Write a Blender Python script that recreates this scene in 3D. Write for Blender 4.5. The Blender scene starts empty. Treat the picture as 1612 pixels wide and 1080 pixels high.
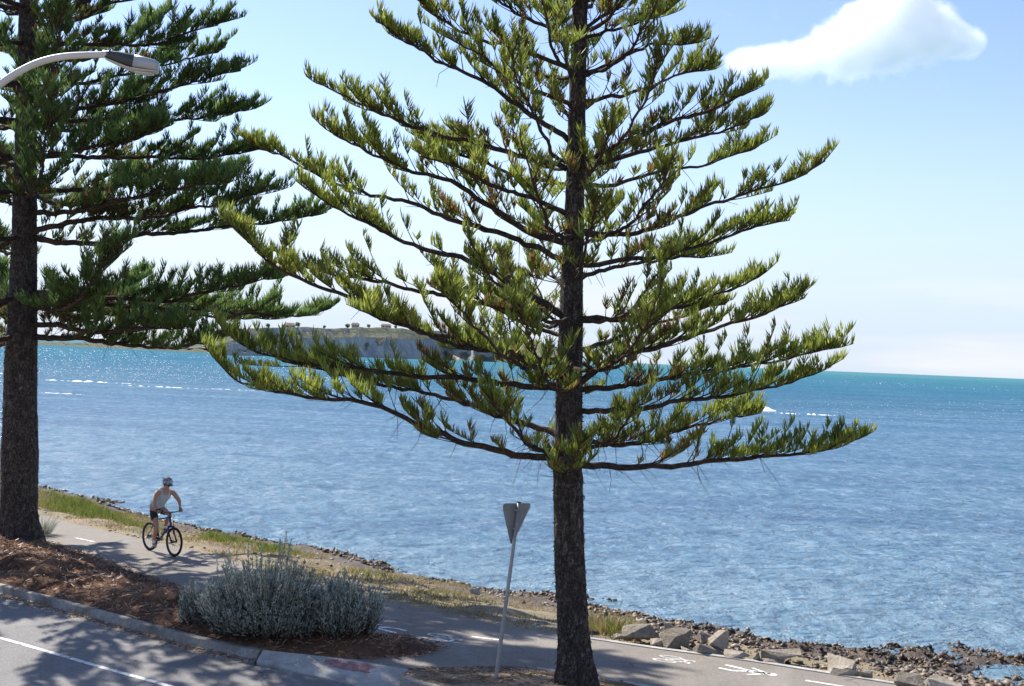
import bpy, bmesh, math, random
import numpy as np
from mathutils import Vector, Matrix, geometry

SEED = 11
rng = np.random.default_rng(SEED)
random.seed(SEED)
scene = bpy.context.scene
COL = scene.collection

# ------------------------------------------------------------------ camera model
F, U0, V0, HC = 2000.0, 806.0, 540.0, 4.9
TH = math.atan(0.0404); CT, ST = math.cos(TH), math.sin(TH)
PIT = math.atan(23.68 / F); CP, SP = math.cos(PIT), math.sin(PIT)
SEA = -0.8
SUN_EL = math.radians(44.0)
SUN_DIR = Vector((-0.70 * math.cos(SUN_EL), 0.714 * math.cos(SUN_EL), math.sin(SUN_EL))).normalized()

def ray(u, v):
    x, y = u - U0, V0 - v
    a, b = x * CT - y * ST, x * ST + y * CT
    return np.array([a, F * CP - b * SP, F * SP + b * CP])
def G(u, v, z=0.0):                 # the point of the horizontal plane z seen at a photo pixel
    d = ray(u, v); t = (z - HC) / d[2]
    return np.array([d[0] * t, d[1] * t, z])
def W(u, v, Y):                     # the point at distance Y seen at a photo pixel
    d = ray(u, v); t = Y / d[1]
    return np.array([d[0] * t, Y, HC + d[2] * t])
def GX(pts, z=0.0):
    return np.array([G(u, v, z) for u, v in pts])

# ------------------------------------------------------------------ materials
def mat(name):
    m = bpy.data.materials.new(name); m.use_nodes = True
    nt = m.node_tree; nt.nodes.clear()
    out = nt.nodes.new('ShaderNodeOutputMaterial')
    return m, nt, out
def N(nt, typ, **kw):
    n = nt.nodes.new(typ)
    for k, v in kw.items():
        if k.startswith('i_'):
            n.inputs[k[2:].replace('_', ' ')].default_value = v
        else:
            setattr(n, k, v)
    return n
def noise(nt, vec, scale, detail=4, rough=0.55, dist=0.0):
    n = N(nt, 'ShaderNodeTexNoise'); n.inputs['Scale'].default_value = scale
    n.inputs['Detail'].default_value = detail; n.inputs['Roughness'].default_value = rough
    n.inputs['Distortion'].default_value = dist
    if vec is not None: nt.links.new(vec, n.inputs['Vector'])
    return n.outputs['Fac']
def ramp(nt, fac, stops, interp='LINEAR'):
    r = N(nt, 'ShaderNodeValToRGB'); cr = r.color_ramp; cr.interpolation = interp
    while len(cr.elements) < len(stops): cr.elements.new(0.5)
    for e, (p, c) in zip(cr.elements, stops):
        e.position = p; e.color = (*c, 1) if len(c) == 3 else c
    nt.links.new(fac, r.inputs['Fac']); return r.outputs['Color']
def mixc(nt, fac, a, b, blend='MIX'):
    m = N(nt, 'ShaderNodeMix', data_type='RGBA', blend_type=blend)
    for s, val in ((m.inputs[0], fac), (m.inputs[6], a), (m.inputs[7], b)):
        if hasattr(val, 'is_output'): nt.links.new(val, s)
        elif isinstance(val, tuple): s.default_value = (*val, 1)
        else: s.default_value = val
    return m.outputs[2]
def mathn(nt, op, a, b=None, clamp=False):
    m = N(nt, 'ShaderNodeMath', operation=op); m.use_clamp = clamp
    for s, val in zip(m.inputs, (a, b)):
        if val is None: continue
        if hasattr(val, 'is_output'): nt.links.new(val, s)
        else: s.default_value = val
    return m.outputs[0]
def mapr(nt, val, a, b, c=0.0, d=1.0, interp='LINEAR'):
    m = N(nt, 'ShaderNodeMapRange', interpolation_type=interp)
    nt.links.new(val, m.inputs['Value'])
    for k, x in zip(('From Min', 'From Max', 'To Min', 'To Max'), (a, b, c, d)): m.inputs[k].default_value = x
    return m.outputs['Result']
def coord(nt, scale=(1, 1, 1), kind='Object'):
    t = N(nt, 'ShaderNodeTexCoord'); mp = N(nt, 'ShaderNodeMapping'); mp.inputs['Scale'].default_value = scale
    nt.links.new(t.outputs[kind], mp.inputs['Vector']); return mp.outputs['Vector']
def bump(nt, h, strength, dist, normal=None):
    b = N(nt, 'ShaderNodeBump'); b.inputs['Strength'].default_value = strength; b.inputs['Distance'].default_value = dist
    nt.links.new(h, b.inputs['Height'])
    if normal is not None: nt.links.new(normal, b.inputs['Normal'])
    return b.outputs['Normal']
def pbsdf(nt, out, color, rough=0.8, normal=None, metal=0.0, spec=0.3):
    p = N(nt, 'ShaderNodeBsdfPrincipled')
    for s, val in ((p.inputs['Base Color'], color), (p.inputs['Roughness'], rough)):
        if hasattr(val, 'is_output'): nt.links.new(val, s)
        elif isinstance(val, tuple): s.default_value = (*val, 1)
        else: s.default_value = val
    p.inputs['Metallic'].default_value = metal
    p.inputs['Specular IOR Level'].default_value = spec
    if normal is not None: nt.links.new(normal, p.inputs['Normal'])
    nt.links.new(p.outputs[0], out.inputs['Surface']); return p

def simple(name, c, rough=0.6, metal=0.0, var=0.12, scale=8.0, bmp=0.0, spec=0.35):
    m, nt, out = mat(name)
    co = coord(nt)
    f = noise(nt, co, scale, 5)
    lo = tuple(x * (1 - var) for x in c); hi = tuple(min(1, x * (1 + var)) for x in c)
    col = ramp(nt, f, [(0.3, lo), (0.7, hi)])
    nrm = bump(nt, noise(nt, co, scale * 6, 4), bmp, 0.01) if bmp else None
    pbsdf(nt, out, col, rough, nrm, metal, spec); return m

M = {}
def make_materials():
    # asphalt of the path
    for key, c0, c1, c2 in (('path', (.215, .188, .160), (.255, .225, .192), (.165, .146, .126)),
                            ('road', (.19, .182, .175), (.235, .225, .215), (.14, .136, .134))):
        m, nt, out = mat('asphalt_' + key); co = coord(nt)
        big = noise(nt, co, 0.35, 5, .6); fine = noise(nt, co, 55, 3, .7)
        mid = noise(nt, co, 3.0, 5, .65)
        col = ramp(nt, big, [(.3, c0), (.7, c1)])
        col = mixc(nt, mapr(nt, mid, .52, .75, 0, .45), col, c2)
        sp = ramp(nt, fine, [(.35, (.62, .62, .62)), (.55, (1, 1, 1)), (.75, (1.35, 1.32, 1.3))])
        col = mixc(nt, 1.0, col, sp, 'MULTIPLY')
        stn = noise(nt, coord(nt, (1.0, .45, 1)), .9, 6, .7, .8)
        col = mixc(nt, mapr(nt, stn, .54, .72, 0, .38), col, (.10, .094, .088))
        col = mixc(nt, mapr(nt, stn, .44, .30, 0, .35), col, (.33, .305, .27))
        vo = N(nt, 'ShaderNodeTexVoronoi', feature='DISTANCE_TO_EDGE'); vo.inputs['Scale'].default_value = .32
        wob = N(nt, 'ShaderNodeVectorMath', operation='ADD')
        nn = N(nt, 'ShaderNodeTexNoise'); nn.inputs['Scale'].default_value = 1.6; nn.inputs['Detail'].default_value = 6
        nt.links.new(co, nn.inputs['Vector']); nt.links.new(co, wob.inputs[0]); nt.links.new(nn.outputs['Color'], wob.inputs[1])
        nt.links.new(wob.outputs[0], vo.inputs['Vector'])
        crack = mathn(nt, 'LESS_THAN', vo.outputs['Distance'], .006)
        crack = mathn(nt, 'MULTIPLY', crack, mapr(nt, noise(nt, co, .5, 2), .5, .6, 0, .6))
        col = mixc(nt, crack, col, (.05, .045, .04))
        pbsdf(nt, out, col, .9, bump(nt, fine, .5, .006), 0, .25); M[key] = m
    # terrain: verge soil, dry grass, gravel, wet shore
    m, nt, out = mat('verge_soil'); co = coord(nt)
    f1 = noise(nt, co, .8, 6, .65); f2 = noise(nt, co, 9, 6, .7); f3 = noise(nt, co, 42, 4, .7)
    col = ramp(nt, f1, [(.35, (.17, .12, .07)), (.5, (.27, .21, .125)), (.62, (.17, .15, .065))])
    col = mixc(nt, mapr(nt, f2, .42, .66, 0, .8), col, (.33, .27, .20))
    col = mixc(nt, 1.0, col, ramp(nt, f3, [(.3, (.45, .45, .45)), (.5, (1, 1, 1)), (.72, (1.5, 1.5, 1.5))]), 'MULTIPLY')
    geo = N(nt, 'ShaderNodeNewGeometry'); sx = N(nt, 'ShaderNodeSeparateXYZ'); nt.links.new(geo.outputs['Position'], sx.inputs[0])
    zz = mathn(nt, 'ADD', sx.outputs['Z'], mapr(nt, f2, 0, 1, -.14, .14))
    weed_c = ramp(nt, noise(nt, co, 6, 6, .75), [(.36, (.030, .022, .018)), (.5, (.085, .058, .040)), (.66, (.16, .115, .075))])
    weed_c = mixc(nt, 1.0, weed_c, ramp(nt, f3, [(.3, (.35, .35, .35)), (.5, (1, 1, 1)), (.72, (1.6, 1.6, 1.6))]), 'MULTIPLY')
    col = mixc(nt, mapr(nt, zz, -.60, -.30, .95, 0), col, weed_c)
    pbsdf(nt, out, col, mapr(nt, zz, -.8, -.5, .35, .95), bump(nt, f3, .8, .03, bump(nt, f2, .6, .06))); M['verge'] = m
    # mulch bed
    m, nt, out = mat('mulch'); co = coord(nt)
    f1 = noise(nt, co, 1.1, 6, .7, .6); f2 = noise(nt, co, 14, 6, .75); f3 = noise(nt, coord(nt, (1, 2.2, 1)), 38, 5, .75, .4)
    col = ramp(nt, f1, [(.34, (.115, .062, .038)), (.5, (.25, .14, .082)), (.66, (.41, .235, .145))])
    col = mixc(nt, mapr(nt, f2, .5, .7, 0, .6), col, (.24, .14, .09))
    col = mixc(nt, 1.0, col, ramp(nt, f3, [(.34, (.25, .25, .25)), (.5, (1, 1, 1)), (.7, (1.9, 1.8, 1.7))]), 'MULTIPLY')
    pbsdf(nt, out, col, .95, bump(nt, f3, 1, .05, bump(nt, f2, .9, .1)), 0, .15); M['mulch'] = m
    # bare sandy earth round the right hand tree
    m, nt, out = mat('bare_earth'); co = coord(nt)
    f1 = noise(nt, coord(nt, (.6, 1.5, 1)), 1.5, 6, .7, .5); f2 = noise(nt, co, 16, 6, .7)
    col = ramp(nt, f1, [(.38, (.14, .098, .06)), (.5, (.30, .225, .145)), (.65, (.38, .29, .19))])
    col = mixc(nt, 1.0, col, ramp(nt, f2, [(.34, (.5, .5, .5)), (.55, (1, 1, 1)), (.72, (1.35, 1.35, 1.35))]), 'MULTIPLY')
    pbsdf(nt, out, col, .95, bump(nt, f2, .8, .05), 0, .15); M['earth'] = m
    # concrete
    m, nt, out = mat('concrete'); co = coord(nt)
    f1 = noise(nt, co, 1.3, 6, .65); f2 = noise(nt, co, 24, 5, .7)
    col = ramp(nt, f1, [(.34, (.13, .118, .102)), (.5, (.25, .232, .205)), (.66, (.36, .335, .30))])
    col = mixc(nt, 1.0, col, ramp(nt, f2, [(.32, (.6, .6, .6)), (.55, (1, 1, 1))]), 'MULTIPLY')
    pbsdf(nt, out, col, .9, bump(nt, f2, .5, .01), 0, .2); M['concrete'] = m
    m, nt, out = mat('pale_concrete'); co = coord(nt)
    f1 = noise(nt, co, 2.3, 6, .65); f2 = noise(nt, co, 30, 5, .7)
    col = ramp(nt, f1, [(.32, (.30, .28, .25)), (.55, (.44, .42, .385)), (.7, (.50, .475, .43))])
    col = mixc(nt, 1.0, col, ramp(nt, f2, [(.32, (.7, .7, .7)), (.55, (1, 1, 1))]), 'MULTIPLY')
    pbsdf(nt, out, col, .9, bump(nt, f2, .5, .01), 0, .2); M['pale'] = m
    # worn paint: white and red, wearing through to the surface below
    for key, c, under, lo, hi in (('white_paint', (.74, .73, .70), (.24, .215, .185), .48, .64), ('red_paint', (.30, .135, .125), (.42, .40, .365), .47, .74)):
        m, nt, out = mat(key); co = coord(nt)
        f = noise(nt, co, 9, 7, .75)
        col = mixc(nt, mapr(nt, f, lo, hi), c, under)
        pbsdf(nt, out, col, .8, bump(nt, f, .3, .01), 0, .2); M[key] = m
    # bark
    m, nt, out = mat('bark'); co = coord(nt, (1, 1, .8))
    f1 = noise(nt, coord(nt, (1, 1, .5)), 17, 6, .8, 1.2); f2 = noise(nt, coord(nt, (1, 1, 2.2)), 5.0, 5, .7); f3 = noise(nt, co, 70, 4, .7)
    col = ramp(nt, f1, [(.36, (.020, .016, .013)), (.48, (.072, .056, .046)), (.57, (.165, .135, .115)), (.66, (.36, .33, .30))])
    col = mixc(nt, mapr(nt, f2, .45, .66, 0, .55), col, (.036, .029, .024))
    hgt = mathn(nt, 'ADD', f1, mathn(nt, 'MULTIPLY', f2, .8))
    pbsdf(nt, out, col, .95, bump(nt, f3, .6, .02, bump(nt, hgt, 1.0, .07)), 0, .15); M['bark'] = m
    m, nt, out = mat('limb_bark'); co = coord(nt)
    f1 = noise(nt, co, 18, 5, .7); f2 = noise(nt, co, 1.2, 3)
    col = ramp(nt, f1, [(.35, (.022, .017, .014)), (.55, (.06, .045, .037)), (.72, (.13, .095, .075))])
    col = mixc(nt, mapr(nt, f2, .5, .7, 0, .55), col, (.13, .07, .045))
    pbsdf(nt, out, col, .9, bump(nt, f1, .8, .02), 0, .15); M['limb'] = m
    # foliage
    def leafmat(key, base, tip, dry, trans):
        m, nt, out = mat(key)
        at = N(nt, 'ShaderNodeAttribute', attribute_name='tone')
        sep = N(nt, 'ShaderNodeSeparateColor'); nt.links.new(at.outputs['Color'], sep.inputs[0])
        col = mixc(nt, sep.outputs[0], base, tip)
        col = mixc(nt, sep.outputs[1], col, dry)
        v = mapr(nt, sep.outputs[2], 0, 1, .6, 1.4)
        mul = N(nt, 'ShaderNodeVectorMath', operation='SCALE'); nt.links.new(col, mul.inputs[0]); nt.links.new(v, mul.inputs['Scale'])
        d = N(nt, 'ShaderNodeBsdfPrincipled'); nt.links.new(mul.outputs[0], d.inputs['Base Color'])
        d.inputs['Roughness'].default_value = .5; d.inputs['Specular IOR Level'].default_value = .3
        t = N(nt, 'ShaderNodeBsdfTranslucent'); nt.links.new(mul.outputs[0], t.inputs['Color'])
        mx = N(nt, 'ShaderNodeMixShader'); mx.inputs[0].default_value = trans
        nt.links.new(d.outputs[0], mx.inputs[1]); nt.links.new(t.outputs[0], mx.inputs[2])
        nt.links.new(mx.outputs[0], out.inputs['Surface']); M[key] = m
    leafmat('needle_olive', (.106, .154, .031), (.330, .368, .070), (.22, .105, .05), .48)
    leafmat('needle_dark', (.062, .122, .040), (.165, .245, .062), (.17, .095, .045), .46)
    leafmat('silver_leaf', (.32, .345, .285), (.50, .52, .44), (.28, .235, .18), .32)
    leafmat('grass_blade', (.085, .135, .018), (.20, .23, .035), (.36, .27, .13), .35)
    leafmat('litter_bit', (.14, .074, .044), (.36, .205, .122), (.48, .36, .24), 0.02)
    leafmat('reef_bit', (.060, .040, .027), (.19, .130, .070), (.022, .018, .016), 0.0)
    leafmat('rubble_bit', (.10, .068, .042), (.27, .205, .135), (.05, .035, .026), 0.0)
    leafmat('flake', (.055, .044, .037), (.21, .185, .165), (.016, .013, .011), 0.0)
    leafmat('pebble', (.24, .215, .185), (.46, .43, .38), (.14, .10, .075), 0.0)
    # boulder
    m, nt, out = mat('boulder'); co = coord(nt)
    f1 = noise(nt, co, 2.2, 6, .7, .4); f2 = noise(nt, co, 22, 6, .75); f3 = noise(nt, coord(nt, (1, 1, 5)), 3, 4)
    oi = N(nt, 'ShaderNodeObjectInfo')
    col = ramp(nt, f1, [(.3, (.14, .115, .09)), (.5, (.26, .225, .18)), (.7, (.38, .34, .285))])
    col = mixc(nt, mapr(nt, f3, .5, .62, 0, .35), col, (.30, .20, .12))
    tint = N(nt, 'ShaderNodeVectorMath', operation='SCALE'); nt.links.new(col, tint.inputs[0]); nt.links.new(mapr(nt, oi.outputs['Random'], 0, 1, .75, 1.2), tint.inputs['Scale'])
    col = mixc(nt, 1.0, tint.outputs[0], ramp(nt, f2, [(.32, (.5, .5, .5)), (.5, (1, 1, 1)), (.7, (1.25, 1.25, 1.25))]), 'MULTIPLY')
    pbsdf(nt, out, col, .9, bump(nt, f2, .8, .04, bump(nt, f1, .6, .12)), 0, .2); M['boulder'] = m
    m, nt, out = mat('pale_boulder'); co = coord(nt)
    f1 = noise(nt, co, 1.8, 6, .7, .4); f2 = noise(nt, co, 20, 6, .75)
    col = ramp(nt, f1, [(.3, (.24, .19, .135)), (.5, (.39, .335, .27)), (.7, (.49, .445, .385))])
    col = mixc(nt, 1.0, col, ramp(nt, f2, [(.32, (.6, .6, .6)), (.5, (1, 1, 1)), (.7, (1.15, 1.15, 1.15))]), 'MULTIPLY')
    pbsdf(nt, out, col, .9, bump(nt, f2, .8, .04, bump(nt, f1, .6, .1)), 0, .2); M['pale_boulder'] = m
    # sea
    m, nt, out = mat('sea_water')
    geo = N(nt, 'ShaderNodeNewGeometry'); sx = N(nt, 'ShaderNodeSeparateXYZ'); nt.links.new(geo.outputs['Position'], sx.inputs[0])
    def wc(sx_, sy_, rot=0.0):
        mp = N(nt, 'ShaderNodeMapping'); mp.inputs['Scale'].default_value = (sx_, sy_, 1); mp.inputs['Rotation'].default_value = (0, 0, rot)
        nt.links.new(geo.outputs['Position'], mp.inputs['Vector']); return mp.outputs['Vector']
    w1 = noise(nt, wc(1.0, .85, .25), 2.2, 5, .66, .5)
    w2 = noise(nt, wc(.6, .9, -.2), .6, 4, .62, .3)
    w3 = noise(nt, wc(.8, 1.0, .1), 11, 3, .6, .3)
    w4 = noise(nt, wc(.16, .55, .1), .12, 3, .55)
    dist = mathn(nt, 'LOGARITHM', sx.outputs['Y'], 10.0)
    wob = mathn(nt, 'MULTIPLY', mathn(nt, 'SUBTRACT', noise(nt, wc(.0030, .009), 1.0, 5, .65), .5), .95)
    dd = mathn(nt, 'ADD', dist, wob)
    dcol = ramp(nt, mapr(nt, dd, 1.3, 4.0), [(.0, (.17, .265, .31)), (.075, (.135, .235, .305)), (.16, (.092, .195, .285)), (.26, (.060, .160, .265)), (.38, (.034, .130, .21)), (.52, (.026, .140, .205)), (.66, (.026, .155, .190)), (.8, (.05, .195, .205)), (1.0, (.055, .195, .205))])
    patch = noise(nt, wc(.03, .11, .12), 1.0, 6, .70, .5)
    dcol = mixc(nt, mapr(nt, patch, .48, .68, 0, .45), dcol, mixc(nt, .45, dcol, (.30, .39, .46)))  # paler patches put the near glint into the water colour
    dcol = mixc(nt, mapr(nt, patch, .49, .32, 0, .75), dcol, (.030, .095, .20))
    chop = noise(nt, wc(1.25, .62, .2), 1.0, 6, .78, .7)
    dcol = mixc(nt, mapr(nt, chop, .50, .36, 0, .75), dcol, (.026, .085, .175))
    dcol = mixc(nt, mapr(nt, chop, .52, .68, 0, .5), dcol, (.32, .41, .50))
    h = mathn(nt, 'ADD', mathn(nt, 'MULTIPLY', w1, .34), mathn(nt, 'MULTIPLY', w2, .75))
    h = mathn(nt, 'ADD', h, mathn(nt, 'MULTIPLY', w3, .06))
    h = mathn(nt, 'ADD', h, mathn(nt, 'MULTIPLY', w4, 1.2))
    nrm = bump(nt, h, 1.0, 1.0)
    df_ = N(nt, 'ShaderNodeBsdfDiffuse'); nt.links.new(dcol, df_.inputs['Color']); nt.links.new(nrm, df_.inputs['Normal'])
    gl = N(nt, 'ShaderNodeBsdfGlossy'); gl.inputs['Roughness'].default_value = .16; nt.links.new(nrm, gl.inputs['Normal'])
    fr = N(nt, 'ShaderNodeFresnel'); fr.inputs['IOR'].default_value = 1.333; nt.links.new(nrm, fr.inputs['Normal'])
    # rough open water seen at a low angle mostly shows wave faces turned to the viewer, so its mirror share drops
    cap = N(nt, 'ShaderNodeFloatCurve')
    fac = mathn(nt, 'MULTIPLY', fr.outputs[0], mapr(nt, dist, 1.45, 2.6, 1.0, .10))
    mx = N(nt, 'ShaderNodeMixShader'); nt.links.new(mathn(nt, 'MINIMUM', fac, .6), mx.inputs[0])
    nt.links.new(df_.outputs[0], mx.inputs[1]); nt.links.new(gl.outputs[0], mx.inputs[2]); nt.links.new(mx.outputs[0], out.inputs['Surface'])
    nt.nodes.remove(cap)
    M['sea'] = m
    m, nt, out = mat('foam_and_glint'); co = coord(nt)  # white of the breaker, also the painted sun glints on the sea
    pbsdf(nt, out, ramp(nt, noise(nt, co, .6, 5), [(.3, (.72, .74, .76)), (.7, (.86, .87, .88))]), .7, bump(nt, noise(nt, co, 1.5, 5), .6, .3)); M['foam_and_glint'] = m
    # headland
    m, nt, out = mat('headland_rock'); co = coord(nt)
    f1 = noise(nt, co, .035, 7, .7, .5); f2 = noise(nt, co, .16, 6, .7); f3 = noise(nt, coord(nt, (1, 1, .2)), .09, 5, .65)
    geo = N(nt, 'ShaderNodeNewGeometry'); sn = N(nt, 'ShaderNodeSeparateXYZ'); nt.links.new(geo.outputs['Normal'], sn.inputs[0])
    rock = ramp(nt, f1, [(.32, (.27, .27, .28)), (.5, (.40, .385, .37)), (.66, (.60, .53, .43))])
    rock = mixc(nt, mapr(nt, f3, .5, .66, 0, .5), rock, (.19, .18, .175))
    rock = mixc(nt, mapr(nt, noise(nt, coord(nt, (1, 1, .6)), .022, 4, .6, 1.5), .54, .62, 0, .8), rock, (.62, .52, .38))
    scrub = ramp(nt, f2, [(.34, (.055, .066, .045)), (.5, (.11, .12, .08)), (.66, (.21, .195, .14))])
    fl = mathn(nt, 'ADD', sn.outputs['Z'], mathn(nt, 'MULTIPLY', mathn(nt, 'SUBTRACT', f2, .5), .8))
    col = mixc(nt, mapr(nt, fl, .62, .80), rock, scrub)
    pbsdf(nt, out, col, .95, bump(nt, f2, 1, 3.0), 0, .1); M['headland'] = m
    # metals, plastics, cloth, skin
    M['galv'] = simple('galvanised_steel', (.34, .34, .33), .55, .35, .14, 6, .1)
    M['plate'] = simple('sign_back_metal', (.30, .295, .28), .55, .25, .10, 5)
    M['sign_white'] = simple('sign_face_white', (.78, .78, .76), .4, 0, .04)
    M['sign_red'] = simple('sign_face_red', (.55, .03, .03), .4, 0, .05)
    M['lamp_arm'] = simple('lamp_arm_metal', (.62, .60, .57), .5, .1, .05, 4)
    M['lamp_body'] = simple('lamp_housing', (.055, .06, .062), .45, .1, .1, 8)
    M['lamp_cap'] = simple('lamp_cover', (.40, .41, .42), .5, .15, .06, 8)
    M['lamp_pan'] = simple('lamp_underside', (.52, .47, .40), .5, 0, .05, 8)
    M['lens'] = simple('lamp_lens', (.55, .56, .54), .2, 0, .05, 8, 0, .5)
    M['rubber'] = simple('tyre_rubber', (.014, .014, .015), .8, 0, .2, 20)
    M['rim'] = simple('rim_alloy', (.10, .10, .105), .35, .7, .1)
    M['spoke'] = simple('spoke_steel', (.45, .45, .45), .4, .8, .05)
    M['blue_frame'] = simple('blue_enamel', (.008, .022, .13), .3, 0, .1, 8, 0, .5)
    M['black_plastic'] = simple('black_plastic', (.016, .016, .018), .5, 0, .15)
    M['bottle'] = simple('bottle_plastic', (.55, .52, .28), .4, 0, .08)
    M['skin'] = simple('skin', (.44, .235, .155), .55, 0, .08, 12)
    M['vest'] = simple('grey_blue_jersey', (.46, .54, .58), .85, 0, .07, 9, .2)
    M['shorts'] = simple('black_lycra', (.010, .010, .012), .6, 0, .2)
    M['sock'] = simple('white_sock', (.72, .72, .72), .9, 0, .05)
    M['shoe'] = simple('shoe_fabric', (.30, .30, .33), .7, 0, .3, 30)
    M['glove'] = simple('navy_glove', (.02, .022, .035), .8, 0, .2)
    M['shade'] = simple('sunglass_lens', (.012, .012, .014), .15, 0, .1, 8, 0, .6)
    M['hair'] = simple('dark_hair', (.045, .03, .02), .7, 0, .2, 40)
    m, nt, out = mat('helmet_shell'); co = coord(nt)
    pbsdf(nt, out, ramp(nt, noise(nt, co, 13, 2), [(.40, (.09, .12, .14)), (.48, (.25, .30, .33)), (.58, (.50, .54, .56))], 'CONSTANT'), .35, None, 0, .5); M['helmet'] = m
    M['wall'] = simple('house_wall', (.55, .52, .47), .9, 0, .06, .3)
    M['roof'] = simple('house_roof', (.26, .14, .10), .9, 0, .12, .3)
    M['scrub_tree'] = simple('scrub_foliage', (.045, .062, .03), .95, 0, .4, .35)
make_materials()

# ------------------------------------------------------------------ object helpers
def mesh_obj(name, verts, faces, material, parent=None, smooth=False, tone=None):
    me = bpy.data.meshes.new(name)
    me.from_pydata([tuple(v) for v in verts], [], [tuple(f) for f in faces]); me.update()
    if material is not None: me.materials.append(material)
    if smooth: me.shade_smooth()
    o = bpy.data.objects.new(name, me); COL.objects.link(o)
    if parent is not None: o.parent = parent
    return o
def fast_mesh(name, V, tris, material, parent=None, smooth=False, tone=None, quads=None):
    me = bpy.data.meshes.new(name)
    V = np.asarray(V, np.float32); me.vertices.add(len(V)); me.vertices.foreach_set('co', V.ravel())
    loops, starts, tot = [], [], []
    n0 = 0
    if tris is not None and len(tris):
        loops.append(np.asarray(tris, np.int32).ravel()); starts.append(np.arange(len(tris)) * 3); tot.append(np.full(len(tris), 3)); n0 = len(tris) * 3
    if quads is not None and len(quads):
        loops.append(np.asarray(quads, np.int32).ravel()); starts.append(n0 + np.arange(len(quads)) * 4); tot.append(np.full(len(quads), 4))
    loops = np.concatenate(loops); starts = np.concatenate(starts).astype(np.int32); tot = np.concatenate(tot).astype(np.int32)
    me.loops.add(len(loops)); me.loops.foreach_set('vertex_index', loops)
    me.polygons.add(len(starts)); me.polygons.foreach_set('loop_start', starts); me.polygons.foreach_set('loop_total', tot)
    if smooth: me.polygons.foreach_set('use_smooth', np.ones(len(starts), bool))
    if tone is not None:
        at = me.attributes.new('tone', 'FLOAT_COLOR', 'POINT')
        c = np.ones((len(V), 4), np.float32); c[:, :3] = tone
        at.data.foreach_set('color', c.ravel())
    me.update(calc_edges=True); me.validate()
    me.materials.append(material)
    o = bpy.data.objects.new(name, me); COL.objects.link(o)
    if parent is not None: o.parent = parent
    return o
def tag(o, label, cat, group=None):
    o['label'] = label; o['category'] = cat
    if group: o['group'] = group
    return o
def kind(o, k='structure'):
    o['kind'] = k; return o
def thing(name, label, cat, loc=(0, 0, 0), rot=None, group=None):
    o = bpy.data.objects.new(name, None); COL.objects.link(o); o.location = loc
    o.empty_display_size = .2
    if rot is not None: o.rotation_euler = rot
    return tag(o, label, cat, group)

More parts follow.
